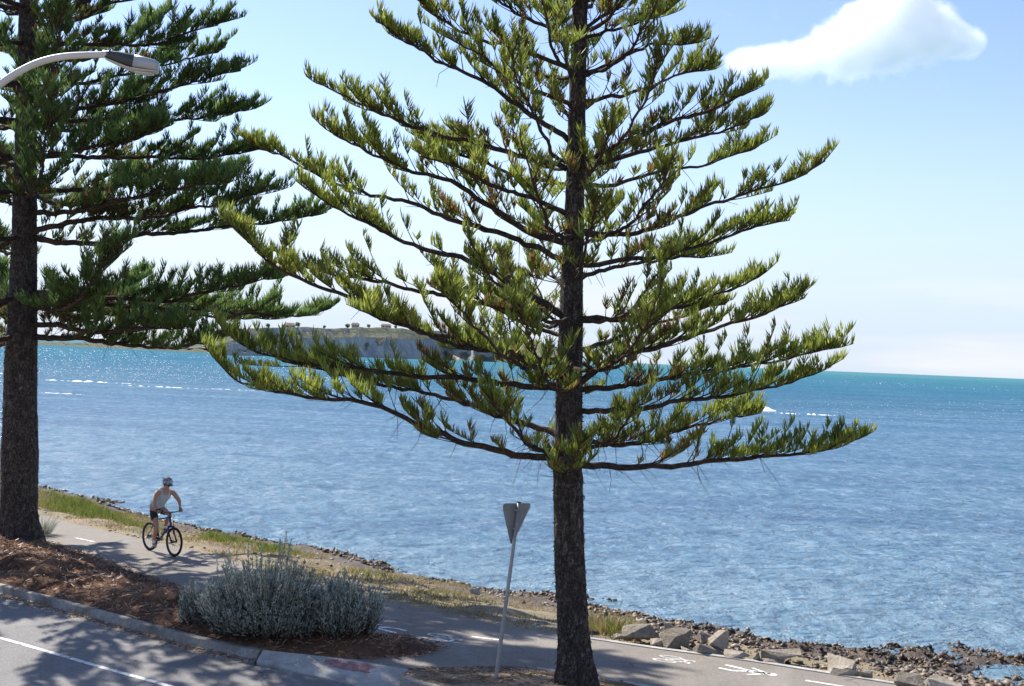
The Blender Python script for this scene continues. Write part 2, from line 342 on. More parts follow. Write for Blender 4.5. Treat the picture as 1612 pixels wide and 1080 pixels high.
class MB:
    """collects shapes, then links them as one mesh"""
    def __init__(s): s.v, s.f = [], []
    def add(s, V, Fc):
        n = len(s.v); s.v += [tuple(map(float, p)) for p in V]; s.f += [tuple(i + n for i in f) for f in Fc]
    def tube(s, P, R, sides=8, cap=True):
        P = np.asarray(P, float); R = np.broadcast_to(np.asarray(R, float), (len(P),))
        T = np.gradient(P, axis=0); T /= np.linalg.norm(T, axis=1)[:, None] + 1e-9
        up = np.array([0, 0, 1.0]) if abs(T[0][2]) < .9 else np.array([1.0, 0, 0])
        V = []; A = np.cross(T[0], up); A /= np.linalg.norm(A)
        for p, t, r in zip(P, T, R):
            A = A - t * A.dot(t); A /= np.linalg.norm(A) + 1e-9; B = np.cross(t, A)
            for k in range(sides):
                an = 2 * math.pi * k / sides; V.append(p + r * (math.cos(an) * A + math.sin(an) * B))
        Fc = []
        for i in range(len(P) - 1):
            for k in range(sides):
                k2 = (k + 1) % sides; Fc.append((i * sides + k, i * sides + k2, (i + 1) * sides + k2, (i + 1) * sides + k))
        if cap:
            Fc.append(tuple(range(sides))[::-1]); Fc.append(tuple((len(P) - 1) * sides + k for k in range(sides)))
        s.add(V, Fc)
    def box(s, c, d, R=None):
        c = np.asarray(c, float); V = []
        for x in (-1, 1):
            for y in (-1, 1):
                for z in (-1, 1):
                    q = np.array([x * d[0] / 2, y * d[1] / 2, z * d[2] / 2])
                    V.append(c + (R @ q if R is not None else q))
        s.add(V, [(0, 1, 3, 2), (4, 6, 7, 5), (0, 4, 5, 1), (2, 3, 7, 6), (0, 2, 6, 4), (1, 5, 7, 3)])
    def prism(s, poly, z0, z1):
        n = len(poly); V = [(x, y, z0) for x, y in poly] + [(x, y, z1) for x, y in poly]
        s.add(V, [tuple(range(n))[::-1], tuple(range(n, 2 * n))] + [(i, (i + 1) % n, n + (i + 1) % n, n + i) for i in range(n)])
    def ellipsoid(s, c, r, nu=14, nv=9, vmin=-.5, vmax=.5, R=None):
        V = []
        for j in range(nv + 1):
            la = math.pi * (vmin + (vmax - vmin) * j / nv)
            for i in range(nu):
                lo = 2 * math.pi * i / nu
                q = np.array([r[0] * math.cos(la) * math.cos(lo), r[1] * math.cos(la) * math.sin(lo), r[2] * math.sin(la)])
                V.append(np.asarray(c) + (R @ q if R is not None else q))
        Fc = [(j * nu + i, j * nu + (i + 1) % nu, (j + 1) * nu + (i + 1) % nu, (j + 1) * nu + i) for j in range(nv) for i in range(nu)]
        s.add(V, Fc)
    def torus(s, c, R_, r, axis='y', n=40, m=8):
        V, Fc = [], []
        for i in range(n):
            a = 2 * math.pi * i / n
            for k in range(m):
                b = 2 * math.pi * k / m; q = R_ + r * math.cos(b)
                V.append((c[0] + q * math.cos(a), c[1] + r * math.sin(b), c[2] + q * math.sin(a)))
        for i in range(n):
            for k in range(m):
                Fc.append((i * m + k, ((i + 1) % n) * m + k, ((i + 1) % n) * m + (k + 1) % m, i * m + (k + 1) % m))
        s.add(V, Fc)
    def build(s, name, material, parent=None, smooth=False, bevel=0.0):
        o = mesh_obj(name, s.v, s.f, material, parent)
        bm = bmesh.new(); bm.from_mesh(o.data); bmesh.ops.remove_doubles(bm, verts=bm.verts, dist=1e-6)
        bmesh.ops.recalc_face_normals(bm, faces=bm.faces); bm.to_mesh(o.data); bm.free()
        if smooth: o.data.shade_smooth()
        if bevel:
            b = o.modifiers.new('bevel', 'BEVEL'); b.width = bevel; b.segments = 2; b.limit_method = 'ANGLE'
        return o

# value noise for geometry
def vnoise(x, y, seed=0):
    xi, yi = np.floor(x).astype(np.int64), np.floor(y).astype(np.int64); xf, yf = x - xi, y - yi
    def h(a, b):
        n = (a * 374761393 + b * 668265263 + seed * 982451653) & 0x7fffffff
        n = ((n ^ (n >> 13)) * 1274126177) & 0x7fffffff
        return ((n ^ (n >> 16)) & 0xffff) / 65535.0
    sx, sy = xf * xf * (3 - 2 * xf), yf * yf * (3 - 2 * yf)
    return (h(xi, yi) * (1 - sx) + h(xi + 1, yi) * sx) * (1 - sy) + (h(xi, yi + 1) * (1 - sx) + h(xi + 1, yi + 1) * sx) * sy
def fbm(x, y, oct=4, seed=0):
    x = np.asarray(x, float); y = np.asarray(y, float); s = 0; a = .5
    for k in range(oct):
        s = s + a * vnoise(x * 2 ** k, y * 2 ** k, seed + k); a *= .5
    return s / (1 - .5 ** oct)

def resample(P, step):
    P = np.asarray(P, float); d = np.r_[0, np.cumsum(np.linalg.norm(np.diff(P, axis=0), axis=1))]
    n = max(2, int(round(d[-1] / step)) + 1); s = np.linspace(0, d[-1], n)
    return np.stack([np.interp(s, d, P[:, k]) for k in range(P.shape[1])], 1)
def smooth_curve(P, step, it=2):
    P = np.asarray(P, float)
    for _ in range(it):
        Q = [P[0]]
        for a, b in zip(P[:-1], P[1:]): Q += [a * .75 + b * .25, a * .25 + b * .75]
        Q.append(P[-1]); P = np.array(Q)
    return resample(P, step)
def sdist(x, y, L):
    """signed distance to polyline L (positive on its left side walking along it)"""
    best = np.full(x.shape, 1e9); sg = np.ones(x.shape)
    for (ax, ay), (bx, by) in zip(L[:-1], L[1:]):
        dx, dy = bx - ax, by - ay; l2 = dx * dx + dy * dy
        t = np.clip(((x - ax) * dx + (y - ay) * dy) / l2, 0, 1)
        d = np.hypot(x - ax - t * dx, y - ay - t * dy)
        m = d < best - 1e-9; best = np.where(m, d, best)
        sg = np.where(m, np.sign(dx * (y - ay) - dy * (x - ax) + 1e-12), sg)
    return best * sg
def inside(x, y, poly):
    c = np.zeros(x.shape, bool); n = len(poly)
    for i in range(n):
        (ax, ay), (bx, by) = poly[i], poly[(i + 1) % n]
        if ay == by: continue
        c ^= ((ay > y) != (by > y)) & (x < (bx - ax) * (y - ay) / (by - ay) + ax)
    return c
def extend(P, first=120.0, last=120.0):
    P = np.asarray(P); a = P[0] + (P[0] - P[2]) / np.linalg.norm(P[0] - P[2]) * first; b = P[-1] + (P[-1] - P[-3]) / np.linalg.norm(P[-1] - P[-3]) * last
    return np.vstack([a, P, b])

# ------------------------------------------------------------------ ground lines, read as points of the ground
FAR = extend(smooth_curve(GX([(63, 812), (148, 832), (218, 848), (292, 864), (352, 880), (470, 914), (597, 946), (657, 957), (737, 975), (800, 987), (877, 999), (932, 1007), (1051, 1025), (1150, 1037), (1240, 1051), (1302, 1061), (1422, 1080)])[:, :2], .5))
NEAR_L = smooth_curve(GX([(74, 855), (141, 875), (211, 903), (275, 923), (400, 955), (500, 983), (583, 1001), (628, 1002), (672, 1010), (693, 1021), (680, 1029), (640, 1034), (568, 1038)])[:, :2], .15, 2)
NEAR_R = smooth_curve(GX([(642, 1053), (714, 1050.5), (808, 1049), (857, 1053.5), (883, 1058), (941, 1067), (1013, 1080)])[:, :2], .3, 1)
WATER = extend(smooth_curve(GX([(62, 766), (110, 776), (160, 790), (225, 811), (281, 827), (352, 841), (437, 856), (528, 873), (583, 886), (628, 901), (700, 914), (780, 932), (872, 946), (960, 962), (1063, 982), (1162, 1007), (1240, 1025), (1340, 1042), (1437, 1058), (1612, 1084)], SEA)[:, :2], .8))
KERB = extend(smooth_curve(GX([(0, 919), (106, 946), (211, 975), (299, 999), (360, 1013), (415, 1023.5)])[:, :2], .5))
KERB = KERB[:-1]                                           # its right hand end is the ramp
KERB_R = np.vstack([GX([(641, 1066)])[:, :2], GX([(690, 1079)])[:, :2], GX([(760, 1100)])[:, :2], GX([(1000, 1190)])[:, :2], np.array([[40., -8.]])])
KALL = np.vstack([KERB, KERB_R])

def ground_z(x, y):
    x = np.asarray(x, float); y = np.asarray(y, float)
    df = sdist(x, y, FAR); dw = sdist(x, y, WATER); dk = sdist(x, y, KALL)
    t = np.clip(df / np.maximum(df - dw, 1e-3), 0, 1)
    n = fbm(x * .9, y * .9, 5, 3) - .5
    z = np.where(df < 0, -.03, -.012 + (SEA + .012) * t ** 1.35)
    z = np.where((df > .15) & (dw < 0), z + n * .34 * np.clip((df - .15) * 1.2, 0, 1), z)
    reach = np.interp(x / np.maximum(y, 5), [-.4, -.25, -.05, .05, .09, .14, .2, .4], [1.0, .45, .8, 1.5, 2.8, 1.8, 1.6, 3.0])
    reef = (fbm(x * .42 + y * .15, y * .62, 4, 71) - .5) * .62 + (fbm(x * 2.3, y * 2.6, 3, 73) - .5) * .30 + (vnoise(x * 7, y * 7, 75) - .5) * .07
    zr = SEA + .02 - .24 * np.clip(dw, -1.2, None) / reach + reef * np.clip(1.5 - .35 * np.clip(dw, 0, None) / reach, 0, 1)
    k = np.clip((dw + np.where(x / np.maximum(y, 5) < .05, .7, 1.3)) / 1.3, 0, 1); k = k * k * (3 - 2 * k)
    z = np.where(df > .15, z * (1 - k) + zr * k, z)
    z = np.where(dw > reach * 2.6, np.minimum(z, SEA - .25), z)
    z = np.maximum(z, -4.0)
    z = np.where((dk < .3) & (dk > -5.3), -.32, z)
    return z

# terrain sheet
xs = np.concatenate([np.arange(-420, -60, 20), np.arange(-60, -24, 1.0), np.arange(-24, 20, .13), np.arange(20, 60, 1.0), np.arange(60, 421, 20)])
ys = np.concatenate([np.arange(-200, 0, 20), np.arange(0, 14, 1.0), np.arange(14, 50, .13), np.arange(50, 90, 1.0), np.arange(90, 421, 15)])
XX, YY = np.meshgrid(xs, ys); ZZ = ground_z(XX, YY)
nx, ny = len(xs), len(ys); idx = np.arange(nx * ny).reshape(ny, nx)
quads = np.stack([idx[:-1, :-1], idx[:-1, 1:], idx[1:, 1:], idx[1:, :-1]], -1).reshape(-1, 4)
kind(fast_mesh('ground', np.stack([XX, YY, ZZ], -1).reshape(-1, 3), None, M['verge'], smooth=True, quads=quads))
# sea: one sheet to the horizon (finer cells near the shore only keep the normals steady)
kind(mesh_obj('sea', [(-30000, 8, SEA), (30000, 8, SEA), (60000, 60000, SEA), (-60000, 60000, SEA)], [(0, 1, 2, 3)], M['sea']))
kind(mesh_obj('seabed', [(-30000, -400, -4.3), (30000, -400, -4.3), (60000, 60000, -4.3), (-60000, 60000, -4.3)], [(0, 1, 2, 3)], M['verge']))

def polysheet(name, poly, z, material, depth=.03):
    poly3 = [Vector((p[0], p[1], 0)) for p in poly]
    tris = geometry.tessellate_polygon([poly3]); n = len(poly)
    V = [(p[0], p[1], z) for p in poly] + [(p[0], p[1], z - depth) for p in poly]
    Fc = []
    for t in tris:
        a, b, c = (poly[i] for i in t)
        ccw = (b[0] - a[0]) * (c[1] - a[1]) - (b[1] - a[1]) * (c[0] - a[0]) > 0
        Fc.append(tuple(t) if ccw else tuple(t[::-1]))
    Fc += [(i, (i + 1) % n, n + (i + 1) % n, n + i) for i in range(n)]
    return mesh_obj(name, V, Fc, material)
def off(P, d):
    T = np.gradient(P, axis=0); T /= np.linalg.norm(T, axis=1)[:, None] + 1e-9
    return P + np.stack([-T[:, 1], T[:, 0]], 1) * d
# shared path with its spur to the ramp
nl = NEAR_L; dirl = (nl[0] - nl[3]) / np.linalg.norm(nl[0] - nl[3])
farv = FAR.copy()
ramp_top = GX([(543, 1037.5), (592, 1045)])[:, :2]
nr_end = NEAR_R[-1] + (NEAR_R[-1] - NEAR_R[-3]) / np.linalg.norm(NEAR_R[-1] - NEAR_R[-3]) * 120
poly = list(map(tuple, farv)) + [tuple(nr_end)] + list(map(tuple, NEAR_R[::-1])) + list(map(tuple, ramp_top[::-1])) + list(map(tuple, nl[::-1])) + [tuple(nl[0] + dirl * 120)]
kind(polysheet('path', poly, .006, M['path'], .05))
# concrete edging strips of the path
def sweep(name, P, prof, material, parent=None, closed_ends=True):
    offs = [off(P, d) for d, z in prof]; V = []
    for i in range(len(P)):
        for (d, z), o in zip(prof, offs): V.append((o[i][0], o[i][1], z))
    k = len(prof); Fc = [(i * k + j, (i + 1) * k + j, (i + 1) * k + (j + 1) % k, i * k + (j + 1) % k) for i in range(len(P) - 1) for j in range(k)]
    Fc += [tuple(range(k)), tuple((len(P) - 1) * k + j for j in range(k))[::-1]]
    o = mesh_obj(name, V, Fc, material, parent)
    bm = bmesh.new(); bm.from_mesh(o.data); bmesh.ops.recalc_face_normals(bm, faces=bm.faces); bm.to_mesh(o.data); bm.free()
    return o
e0 = np.argmin(np.abs(FAR[:, 0] - G(925, 1006)[0]))
fs = FAR[e0:]; fs = np.vstack([fs[:-1], fs[-2] + (fs[-1] - fs[-2]) * .3])
jit = .012 * np.sin(np.arange(len(fs)) * 1.7)
kind(sweep('path_edging', fs, [(-.02, .022), (.09, .026), (.11, -.1), (-.02, -.1)], M['pale']))
ns = np.vstack([NEAR_R[NEAR_R[:, 0] > G(835, 1050)[0]], nr_end])
kind(sweep('path_edging', ns, [(-.09, .022), (.02, .022), (.02, -.1), (-.09, -.1)], M['pale']))

# road
gut = off(KERB, -.44); gutr = off(KERB_R, -.44)
near_edge = off(KALL, -5.05)
rp = [tuple(p) for p in gut] + [tuple(p) for p in gutr] + [tuple(p) for p in near_edge[::-1]]
kind(polysheet('road', rp, -.136, M['road'], .1))
# kerb and gutter in one cast profile
KP = [(0, .012), (-.015, .02), (-.115, .02), (-.135, .008), (-.165, -.118), (-.2, -.126), (-.46, -.134), (-.46, -.3), (0, -.3)]
kerb_o = sweep('kerb', KERB, KP, M['concrete']); kind(kerb_o)
kr = resample(KERB_R, 1.0); kr = kr[kr[:, 0] < 40]
kind(sweep('kerb', kr, KP, M['concrete']))
ne = resample(off(KALL, -5.0)[1:-1], 1.0)
kind(sweep('kerb', ne, [(0, -.13), (-.03, .0), (-.15, .0), (-.15, -.3), (0, -.3)], M['concrete']))
# white edge line of the road
wl = smooth_curve(GX([(-60, 988), (0, 1004), (70, 1024), (141, 1045), (267, 1080), (420, 1122)], -.132)[:, :2], .5)
wl = np.vstack([wl[0] + (wl[0] - wl[2]) * 20, wl])
def ribbon(name, P, w, z, material):
    a, b = off(P, w / 2), off(P, -w / 2); n = len(P)
    V = [(*p, z) for p in a] + [(*p, z) for p in b]
    return mesh_obj(name, V, [(i, n + i, n + i + 1, i + 1) for i in range(n - 1)], material)
kind(ribbon('road_edge_line', wl, .10, -.1315, M['white_paint']))

# concrete pram ramp and its worn red paint
rt = [G(*p, .014) for p in [(414, 1023.2), (480, 1030), (543, 1037), (592, 1045), (643, 1053.2)]]
rb = [G(*p, -.125) for p in [(404, 1041), (455, 1053), (514, 1068), (565, 1080), (632, 1082)]]
V, Fc = [], []
NS = 12
for j in range(NS + 1):
    t = j / NS
    for k in range(5):
        p = rt[k] * (1 - t) + rb[k] * t; V.append(p)
for j in range(NS):
    for k in range(4): a = j * 5 + k; Fc.append((a, a + 5, a + 6, a + 1))
base = len(V); bd = [k for k in range(5)] + [j * 5 + 4 for j in range(1, NS + 1)] + [NS * 5 + k for k in (3, 2, 1, 0)] + [j * 5 for j in range(NS - 1, 0, -1)]
V += [V[i] - np.array([0, 0, .2]) for i in bd]
Fc += [(bd[i], bd[(i + 1) % len(bd)], base + (i + 1) % len(bd), base + i) for i in range(len(bd))]
kind(mesh_obj('kerb_ramp', V, Fc, M['pale']))
def ramp_pt(s, t, lift=.004):
    s *= 4; k = min(3, int(s)); f = s - k
    a = rt[k] * (1 - f) + rt[k + 1] * f; b = rb[k] * (1 - f) + rb[k + 1] * f
    p = a * (1 - t) + b * t; return p + np.array([0, 0, lift])
V = [ramp_pt(s + rng.normal() * .012 * (j in (0, 6)) + rng.normal() * .03 * (i in (0, 8)), t + rng.normal() * .035 * (j in (0, 6))) for j, t in enumerate(np.linspace(.10, .48, 7)) for i, s in enumerate(np.linspace(.44, .75, 9))]
Fc = [(j * 9 + i, (j + 1) * 9 + i, (j + 1) * 9 + i + 1, j * 9 + i + 1) for j in range(6) for i in range(8)]
kind(mesh_obj('ramp_paint', V, Fc, M['red_paint']))

# raised grid sheet inside a polygon
def bed(name, poly, hfun, material, step=.1):
    poly = np.asarray(poly); x0, y0 = poly.min(0); x1, y1 = poly.max(0)
    xs, ys = np.arange(x0 - step, x1 + step, step), np.arange(y0 - step, y1 + step, step)
    X, Y = np.meshgrid(xs, ys); X = X + (vnoise(X * 5, Y * 5, 5) - .5) * .08; Y = Y + (vnoise(X * 5, Y * 5, 9) - .5) * .08
    ins = inside(X, Y, poly); d = np.abs(sdist(X, Y, np.vstack([poly, poly[:1]])))
    d = np.where(ins, d, -d); Z = hfun(X, Y, d)
    idx = np.arange(X.size).reshape(X.shape); keep = d > -step * 1.2
    q = np.stack([idx[:-1, :-1], idx[:-1, 1:], idx[1:, 1:], idx[1:, :-1]], -1).reshape(-1, 4)
    kk = keep.ravel(); q = q[kk[q].all(1)]
    used = np.unique(q); mp = -np.ones(X.size, int); mp[used] = np.arange(len(used))
    V = np.stack([X, Y, Z], -1).reshape(-1, 3)[used]
    return fast_mesh(name, V, None, material, smooth=True, quads=mp[q])
kl = KERB[(KERB[:, 0] > -30)]
kpoly = [KERB[0] * .1 + kl[0] * .9] + list(off(kl, .0)) + [G(480, 1030)[:2], G(543, 1037)[:2]]
mulch_poly = np.array([p for p in kpoly] + list(nl[::-1]) + [nl[0] + dirl * 26])
def mulch_h(x, y, d):
    n = fbm(x * 1.3, y * 1.3, 4, 21) - .5; n2 = fbm(x * 6, y * 6, 3, 31) - .5
    h = .012 + np.clip(d, -.1, 1.2) * .16 + (n * .30 + n2 * .07) * np.clip(d * 1.4, 0, 1)
    return np.where(d < 0, -.02, np.maximum(h, .006))
kind(bed('mulch_bed', mulch_poly, mulch_h, M['mulch']))
def mulch_z(x, y):
    d = np.abs(sdist(x, y, np.vstack([mulch_poly, mulch_poly[:1]]))); return mulch_h(x, y, d)
krr = off(resample(KERB_R[:4], .4), .0)
earth_poly = np.array(list(NEAR_R) + [NEAR_R[-1] + (nr_end - NEAR_R[-1]) * .06] + [krr[-1] + np.array([5., 0])] + list(krr[::-1]))
def earth_h(x, y, d):
    n = fbm(x * 1.6, y * 1.6, 4, 41) - .5
    return np.where(d < 0, -.02, np.maximum(.010 + np.clip(d, 0, .8) * .07 + n * .09 * np.clip(d * 2, 0, 1), .008))
kind(bed('bare_earth', earth_poly, earth_h, M['earth']))

# ------------------------------------------------------------------ painted path symbols
def flat_shapes(name, shapes, org, ex, ey, z, material):
    """shapes: list of 2-D polygons in a local frame, laid on the path"""
    V, Fc = [], []
    for poly in shapes:
        tris = geometry.tessellate_polygon([[Vector((a, b, 0)) for a, b in poly]]); n = len(V)
        pts = [org + ex * a + ey * b for a, b in poly]
        V += [(p[0], p[1], z) for p in pts]
        for t in tris:
            a, b, c = (pts[i] for i in t); ccw = (b[0] - a[0]) * (c[1] - a[1]) - (b[1] - a[1]) * (c[0] - a[0]) > 0
            Fc.append(tuple(n + i for i in (t if ccw else t[::-1])))
    return kind(mesh_obj(name, V, Fc, material))
def bar2(a, b, w):
    a, b = np.array(a, float), np.array(b, float); t = (b - a) / np.linalg.norm(b - a); n = np.array([-t[1], t[0]]) * w / 2
    return [tuple(a + n), tuple(a - n), tuple(b - n), tuple(b + n)]
def ring2(c, r, w, n=20):
    out = []
    for i in range(n):
        a, b = 2 * math.pi * i / n, 2 * math.pi * (i + 1) / n
        out.append([(c[0] + q * math.cos(t), c[1] + q * math.sin(t)) for q, t in ((r, a), (r, b), (r - w, b), (r - w, a))])
    return out
def disc2(c, r, n=14): return [[(c[0] + r * math.cos(2 * math.pi * i / n), c[1] + r * math.sin(2 * math.pi * i / n)) for i in range(n)]]
BIKE = ring2((-.5, 0), .3, .07) + ring2((.5, 0), .3, .07) + [bar2((-.5, 0), (-.22, .42), .07), bar2((-.22, .42), (.32, .42), .07), bar2((-.5, 0), (0, 0), .07), bar2((0, 0), (-.26, .52), .07), bar2((0, 0), (.32, .42), .07), bar2((.5, 0), (.30, .58), .07), bar2((.2, .62), (.42, .56), .07), bar2((-.4, .54), (-.12, .54), .08)]
WALKER = disc2((0, .86), .12) + [[(-.13, .70), (.13, .70), (.10, .28), (-.10, .28)], bar2((-.05, .32), (-.26, -.32), .12), bar2((.05, .32), (.20, -.02), .12), bar2((.20, -.02), (.14, -.36), .10), bar2((-.1, .66), (-.34, .30), .08), bar2((.1, .66), (.36, .36), .08)]
def symbol(name, shapes, u, v, dirv, sx, sy):
    o = G(u, v)[:2]; ex = np.array(dirv, float); ex /= np.linalg.norm(ex); ey = np.array([-ex[1], ex[0]])
    flat_shapes(name, shapes, o, ex * sx, ey * sy, .0105, M['white_paint'])
RD = (G(1240, 1058) - G(1000, 1022))[:2]; RD /= np.linalg.norm(RD); RN = np.array([-RD[1], RD[0]])
symbol('painted_bicycle', BIKE, 1051, 1038, RN, .30, -.72)
symbol('painted_walker', WALKER, 1158, 1054, -RN, .70, .70)
def path_line(u0, v0, u1, v1, w=.08):
    P = resample(np.array([G(u0, v0)[:2], G(u1, v1)[:2]]), .3); kind(ribbon('path_line', P, w, .0105, M['white_paint']))
path_line(1268, 1072, 1335, 1083); path_line(1186, 1058.5, 1213, 1062)
path_line(118, 847, 148, 853.5); path_line(742, 1003, 785, 1008)
symbol('painted_bicycle', BIKE, 684, 1004.5, -RN, .36, .85)
symbol('painted_walker', WALKER, 612, 991.5, RN, .7, .85)

# ------------------------------------------------------------------ vegetation machinery
def blades(base, d, L, width, tone, bend=.25, r=rng, upv=(0, 0, 1)):
    """tapered two-segment blades: arrays of base points, unit directions, lengths"""
    n = len(base); rv = r.normal(size=(n, 3)); w = np.cross(d, rv); w /= np.linalg.norm(w, axis=1)[:, None] + 1e-9
    w *= (width if np.ndim(width) == 0 else width[:, None]) * .5
    mid = base + d * (L * .5)[:, None]; d2 = d + np.array(upv) * bend; d2 /= np.linalg.norm(d2, axis=1)[:, None]
    tip = mid + d2 * (L * .5)[:, None]
    V = np.stack([base - w * .7, base + w * .7, mid - w, mid + w, tip], 1).reshape(-1, 3)
    k = np.arange(n)[:, None] * 5
    tris = np.concatenate([k + np.array([0, 1, 3]), k + np.array([0, 3, 2]), k + np.array([2, 3, 4])], 0)
    return V, tris, np.repeat(tone, 5, 0)
def unit(a): return a / (np.linalg.norm(a, axis=-1, keepdims=True) + 1e-9)

def make_limb(parent, org, P, r0, mat_leaf, seed, bare=.18, dens=1.0, L2max=1.0, tail=.21, dead=0, wid=.019):
    """a limb from trunk to upturned tip: wood mesh (the branch) with its foliage as a sub-part"""
    r = np.random.default_rng(seed)
    P = smooth_curve(P, .12, 2); n = len(P)
    wig = np.cumsum(r.normal(size=(n, 3)) * .017, 0); wig -= np.linspace(0, 1, n)[:, None] * wig[-1]; P = P + wig
    Ltot = .12 * (n - 1); s = np.linspace(0, 1, n)
    rad = r0 * (1 - s) ** .8 * .92 + .006
    wood = MB(); wood.tube(P - org, rad, 6)
    T = unit(np.gradient(P, axis=0)); up = np.array([0, 0, 1.0])
    side = unit(np.cross(T, up))
    # second order twigs
    ph = r.uniform(0, 6.28, 4)
    dens_at = lambda q: np.clip(.52 + .55 * np.sin(q * Ltot * 3.4 + ph[0]) + .40 * np.sin(q * Ltot * 7.1 + ph[1]), .04, 1.1)
    tb, td, tl, tw, tt = [], [], [], [], []
    st = np.arange(bare * Ltot, Ltot * .985, .11)
    for k, sd in enumerate(st):
        q = sd / Ltot
        for sg in (-1, 1, 0):
            pr = (.27 + .80 * q) * (0.34 + .95 * dens_at(q)) * dens
            if sg == 0: pr *= .65
            if r.random() > pr: continue
            f = q * (n - 1); i = min(n - 2, int(f)); p = P[i] + (P[i + 1] - P[i]) * (f - i)
            t_, s_ = T[i], side[i]
            fan = r.uniform(.55, 1.15) * (1 - .35 * q)
            if sg == 0: dv = t_ * r.uniform(.1, .9) + up * r.uniform(.5, 1.1) + s_ * r.normal() * .35
            else: dv = t_ * 1.0 + s_ * sg * fan + up * r.uniform(-.08, .28)
            dv = dv / np.linalg.norm(dv)
            env = min(1.0, .45 + 1.6 * (1 - q)) * min(1, .45 + 2.2 * q)
            L2 = L2max * env * r.uniform(.30, 1.0) * (.72 if sg == 0 else 1)
            if r.random() < .16: L2 *= 1.5
            kk = r.uniform(.05, .30)
            m = max(3, int(L2 / .2) + 2); tau = np.linspace(0, 1, m)
            C = p + L2 * (dv * tau[:, None] + up * (kk * tau ** 2)[:, None])
            wood.tube(C - org, np.linspace(.011, .004, m), 3, False)
            # tails along the outer part of the twig
            t0 = r.uniform(.28, .74) if q < .75 else r.uniform(.1, .5)
            cnt = max(4, int(L2 * (1 - t0) / .0072 * (.8 + .4 * r.random())))
            ta = t0 + (1 - t0) * np.sort(r.random(cnt))
            Tn = unit(dv + up * (2 * kk * ta)[:, None])
            B = p + L2 * (dv * ta[:, None] + up * (kk * ta ** 2)[:, None])
            S = unit(np.cross(Tn, up)); Up2 = np.cross(S, Tn)
            an = r.choice([-1, 1], cnt) * r.uniform(.10, 1.45, cnt)
            rr = np.sin(an)[:, None] * S + np.cos(an)[:, None] * Up2
            D = unit(Tn * r.uniform(.15, .9, cnt)[:, None] + rr * r.uniform(.5, 1.0, cnt)[:, None] + up * .42 + r.normal(size=(cnt, 3)) * .07)
            Lt = tail * r.uniform(.7, 1.2, cnt) * (.8 + .5 * r.random())
            dry = (r.random(cnt) < .10 + .35 * (q < .4)) * (r.random() < (.75 if q < .35 else .22))
            clump = r.random()
            tb.append(B); td.append(D); tl.append(Lt); tw.append(np.full(cnt, wid) * r.uniform(.75, 1.25, cnt))
            tt.append(np.stack([np.clip(.15 + .55 * q * clump + .5 * ta * r.random(cnt), 0, 1), dry.astype(float), np.clip(clump * .5 + r.random(cnt) * .5, 0, 1)], 1))
    # comb of tails on the tip itself
    tipn = int(.55 / .008); ta = 1 - np.sort(r.random(tipn)) * min(.35, .55 / Ltot)
    f = ta * (n - 1); i = np.clip(f.astype(int), 0, n - 2); B = P[i] + (P[i + 1] - P[i]) * (f - i)[:, None]
    an = r.uniform(-1.3, 1.3, tipn); Up2 = np.cross(side[i], T[i])
    D = unit(T[i] * r.uniform(.25, .75, tipn)[:, None] + (np.sin(an)[:, None] * side[i] + np.cos(an)[:, None] * Up2) * .45 + up * r.uniform(.45, .85, tipn)[:, None])
    tb.append(B); td.append(D); tl.append(tail * 1.15 * r.uniform(.7, 1.15, tipn)); tw.append(np.full(tipn, wid))
    tt.append(np.stack([np.clip(.55 + .4 * r.random(tipn), 0, 1), np.zeros(tipn), r.random(tipn)], 1))
    # dead twiglets: bare sticks near the trunk and hanging under the limb
    for _ in range(dead):
        q = r.uniform(.05, .65); i = int(q * (n - 1)); a = P[i]
        d = unit(side[i] * r.normal() * .6 + T[i] * r.uniform(.1, .7) - up * r.uniform(.1, .9)); L = r.uniform(.2, .6)
        m1 = a + d * L * .5 + r.normal(size=3) * .03; e = m1 + unit(d - up * .25 + r.normal(size=3) * .3) * L * .5
        wood.tube(np.array([a, m1, e]) - org, [.006, .0045, .003], 3, False)
    b = wood.build('branch', M['limb'], parent, True)
    V, tr, tn = blades(np.concatenate(tb) - org, np.concatenate(td), np.concatenate(tl), np.concatenate(tw), np.concatenate(tt), .3, r)
    fast_mesh('foliage', V, tr, mat_leaf, b, tone=tn)
    return len(V) // 5

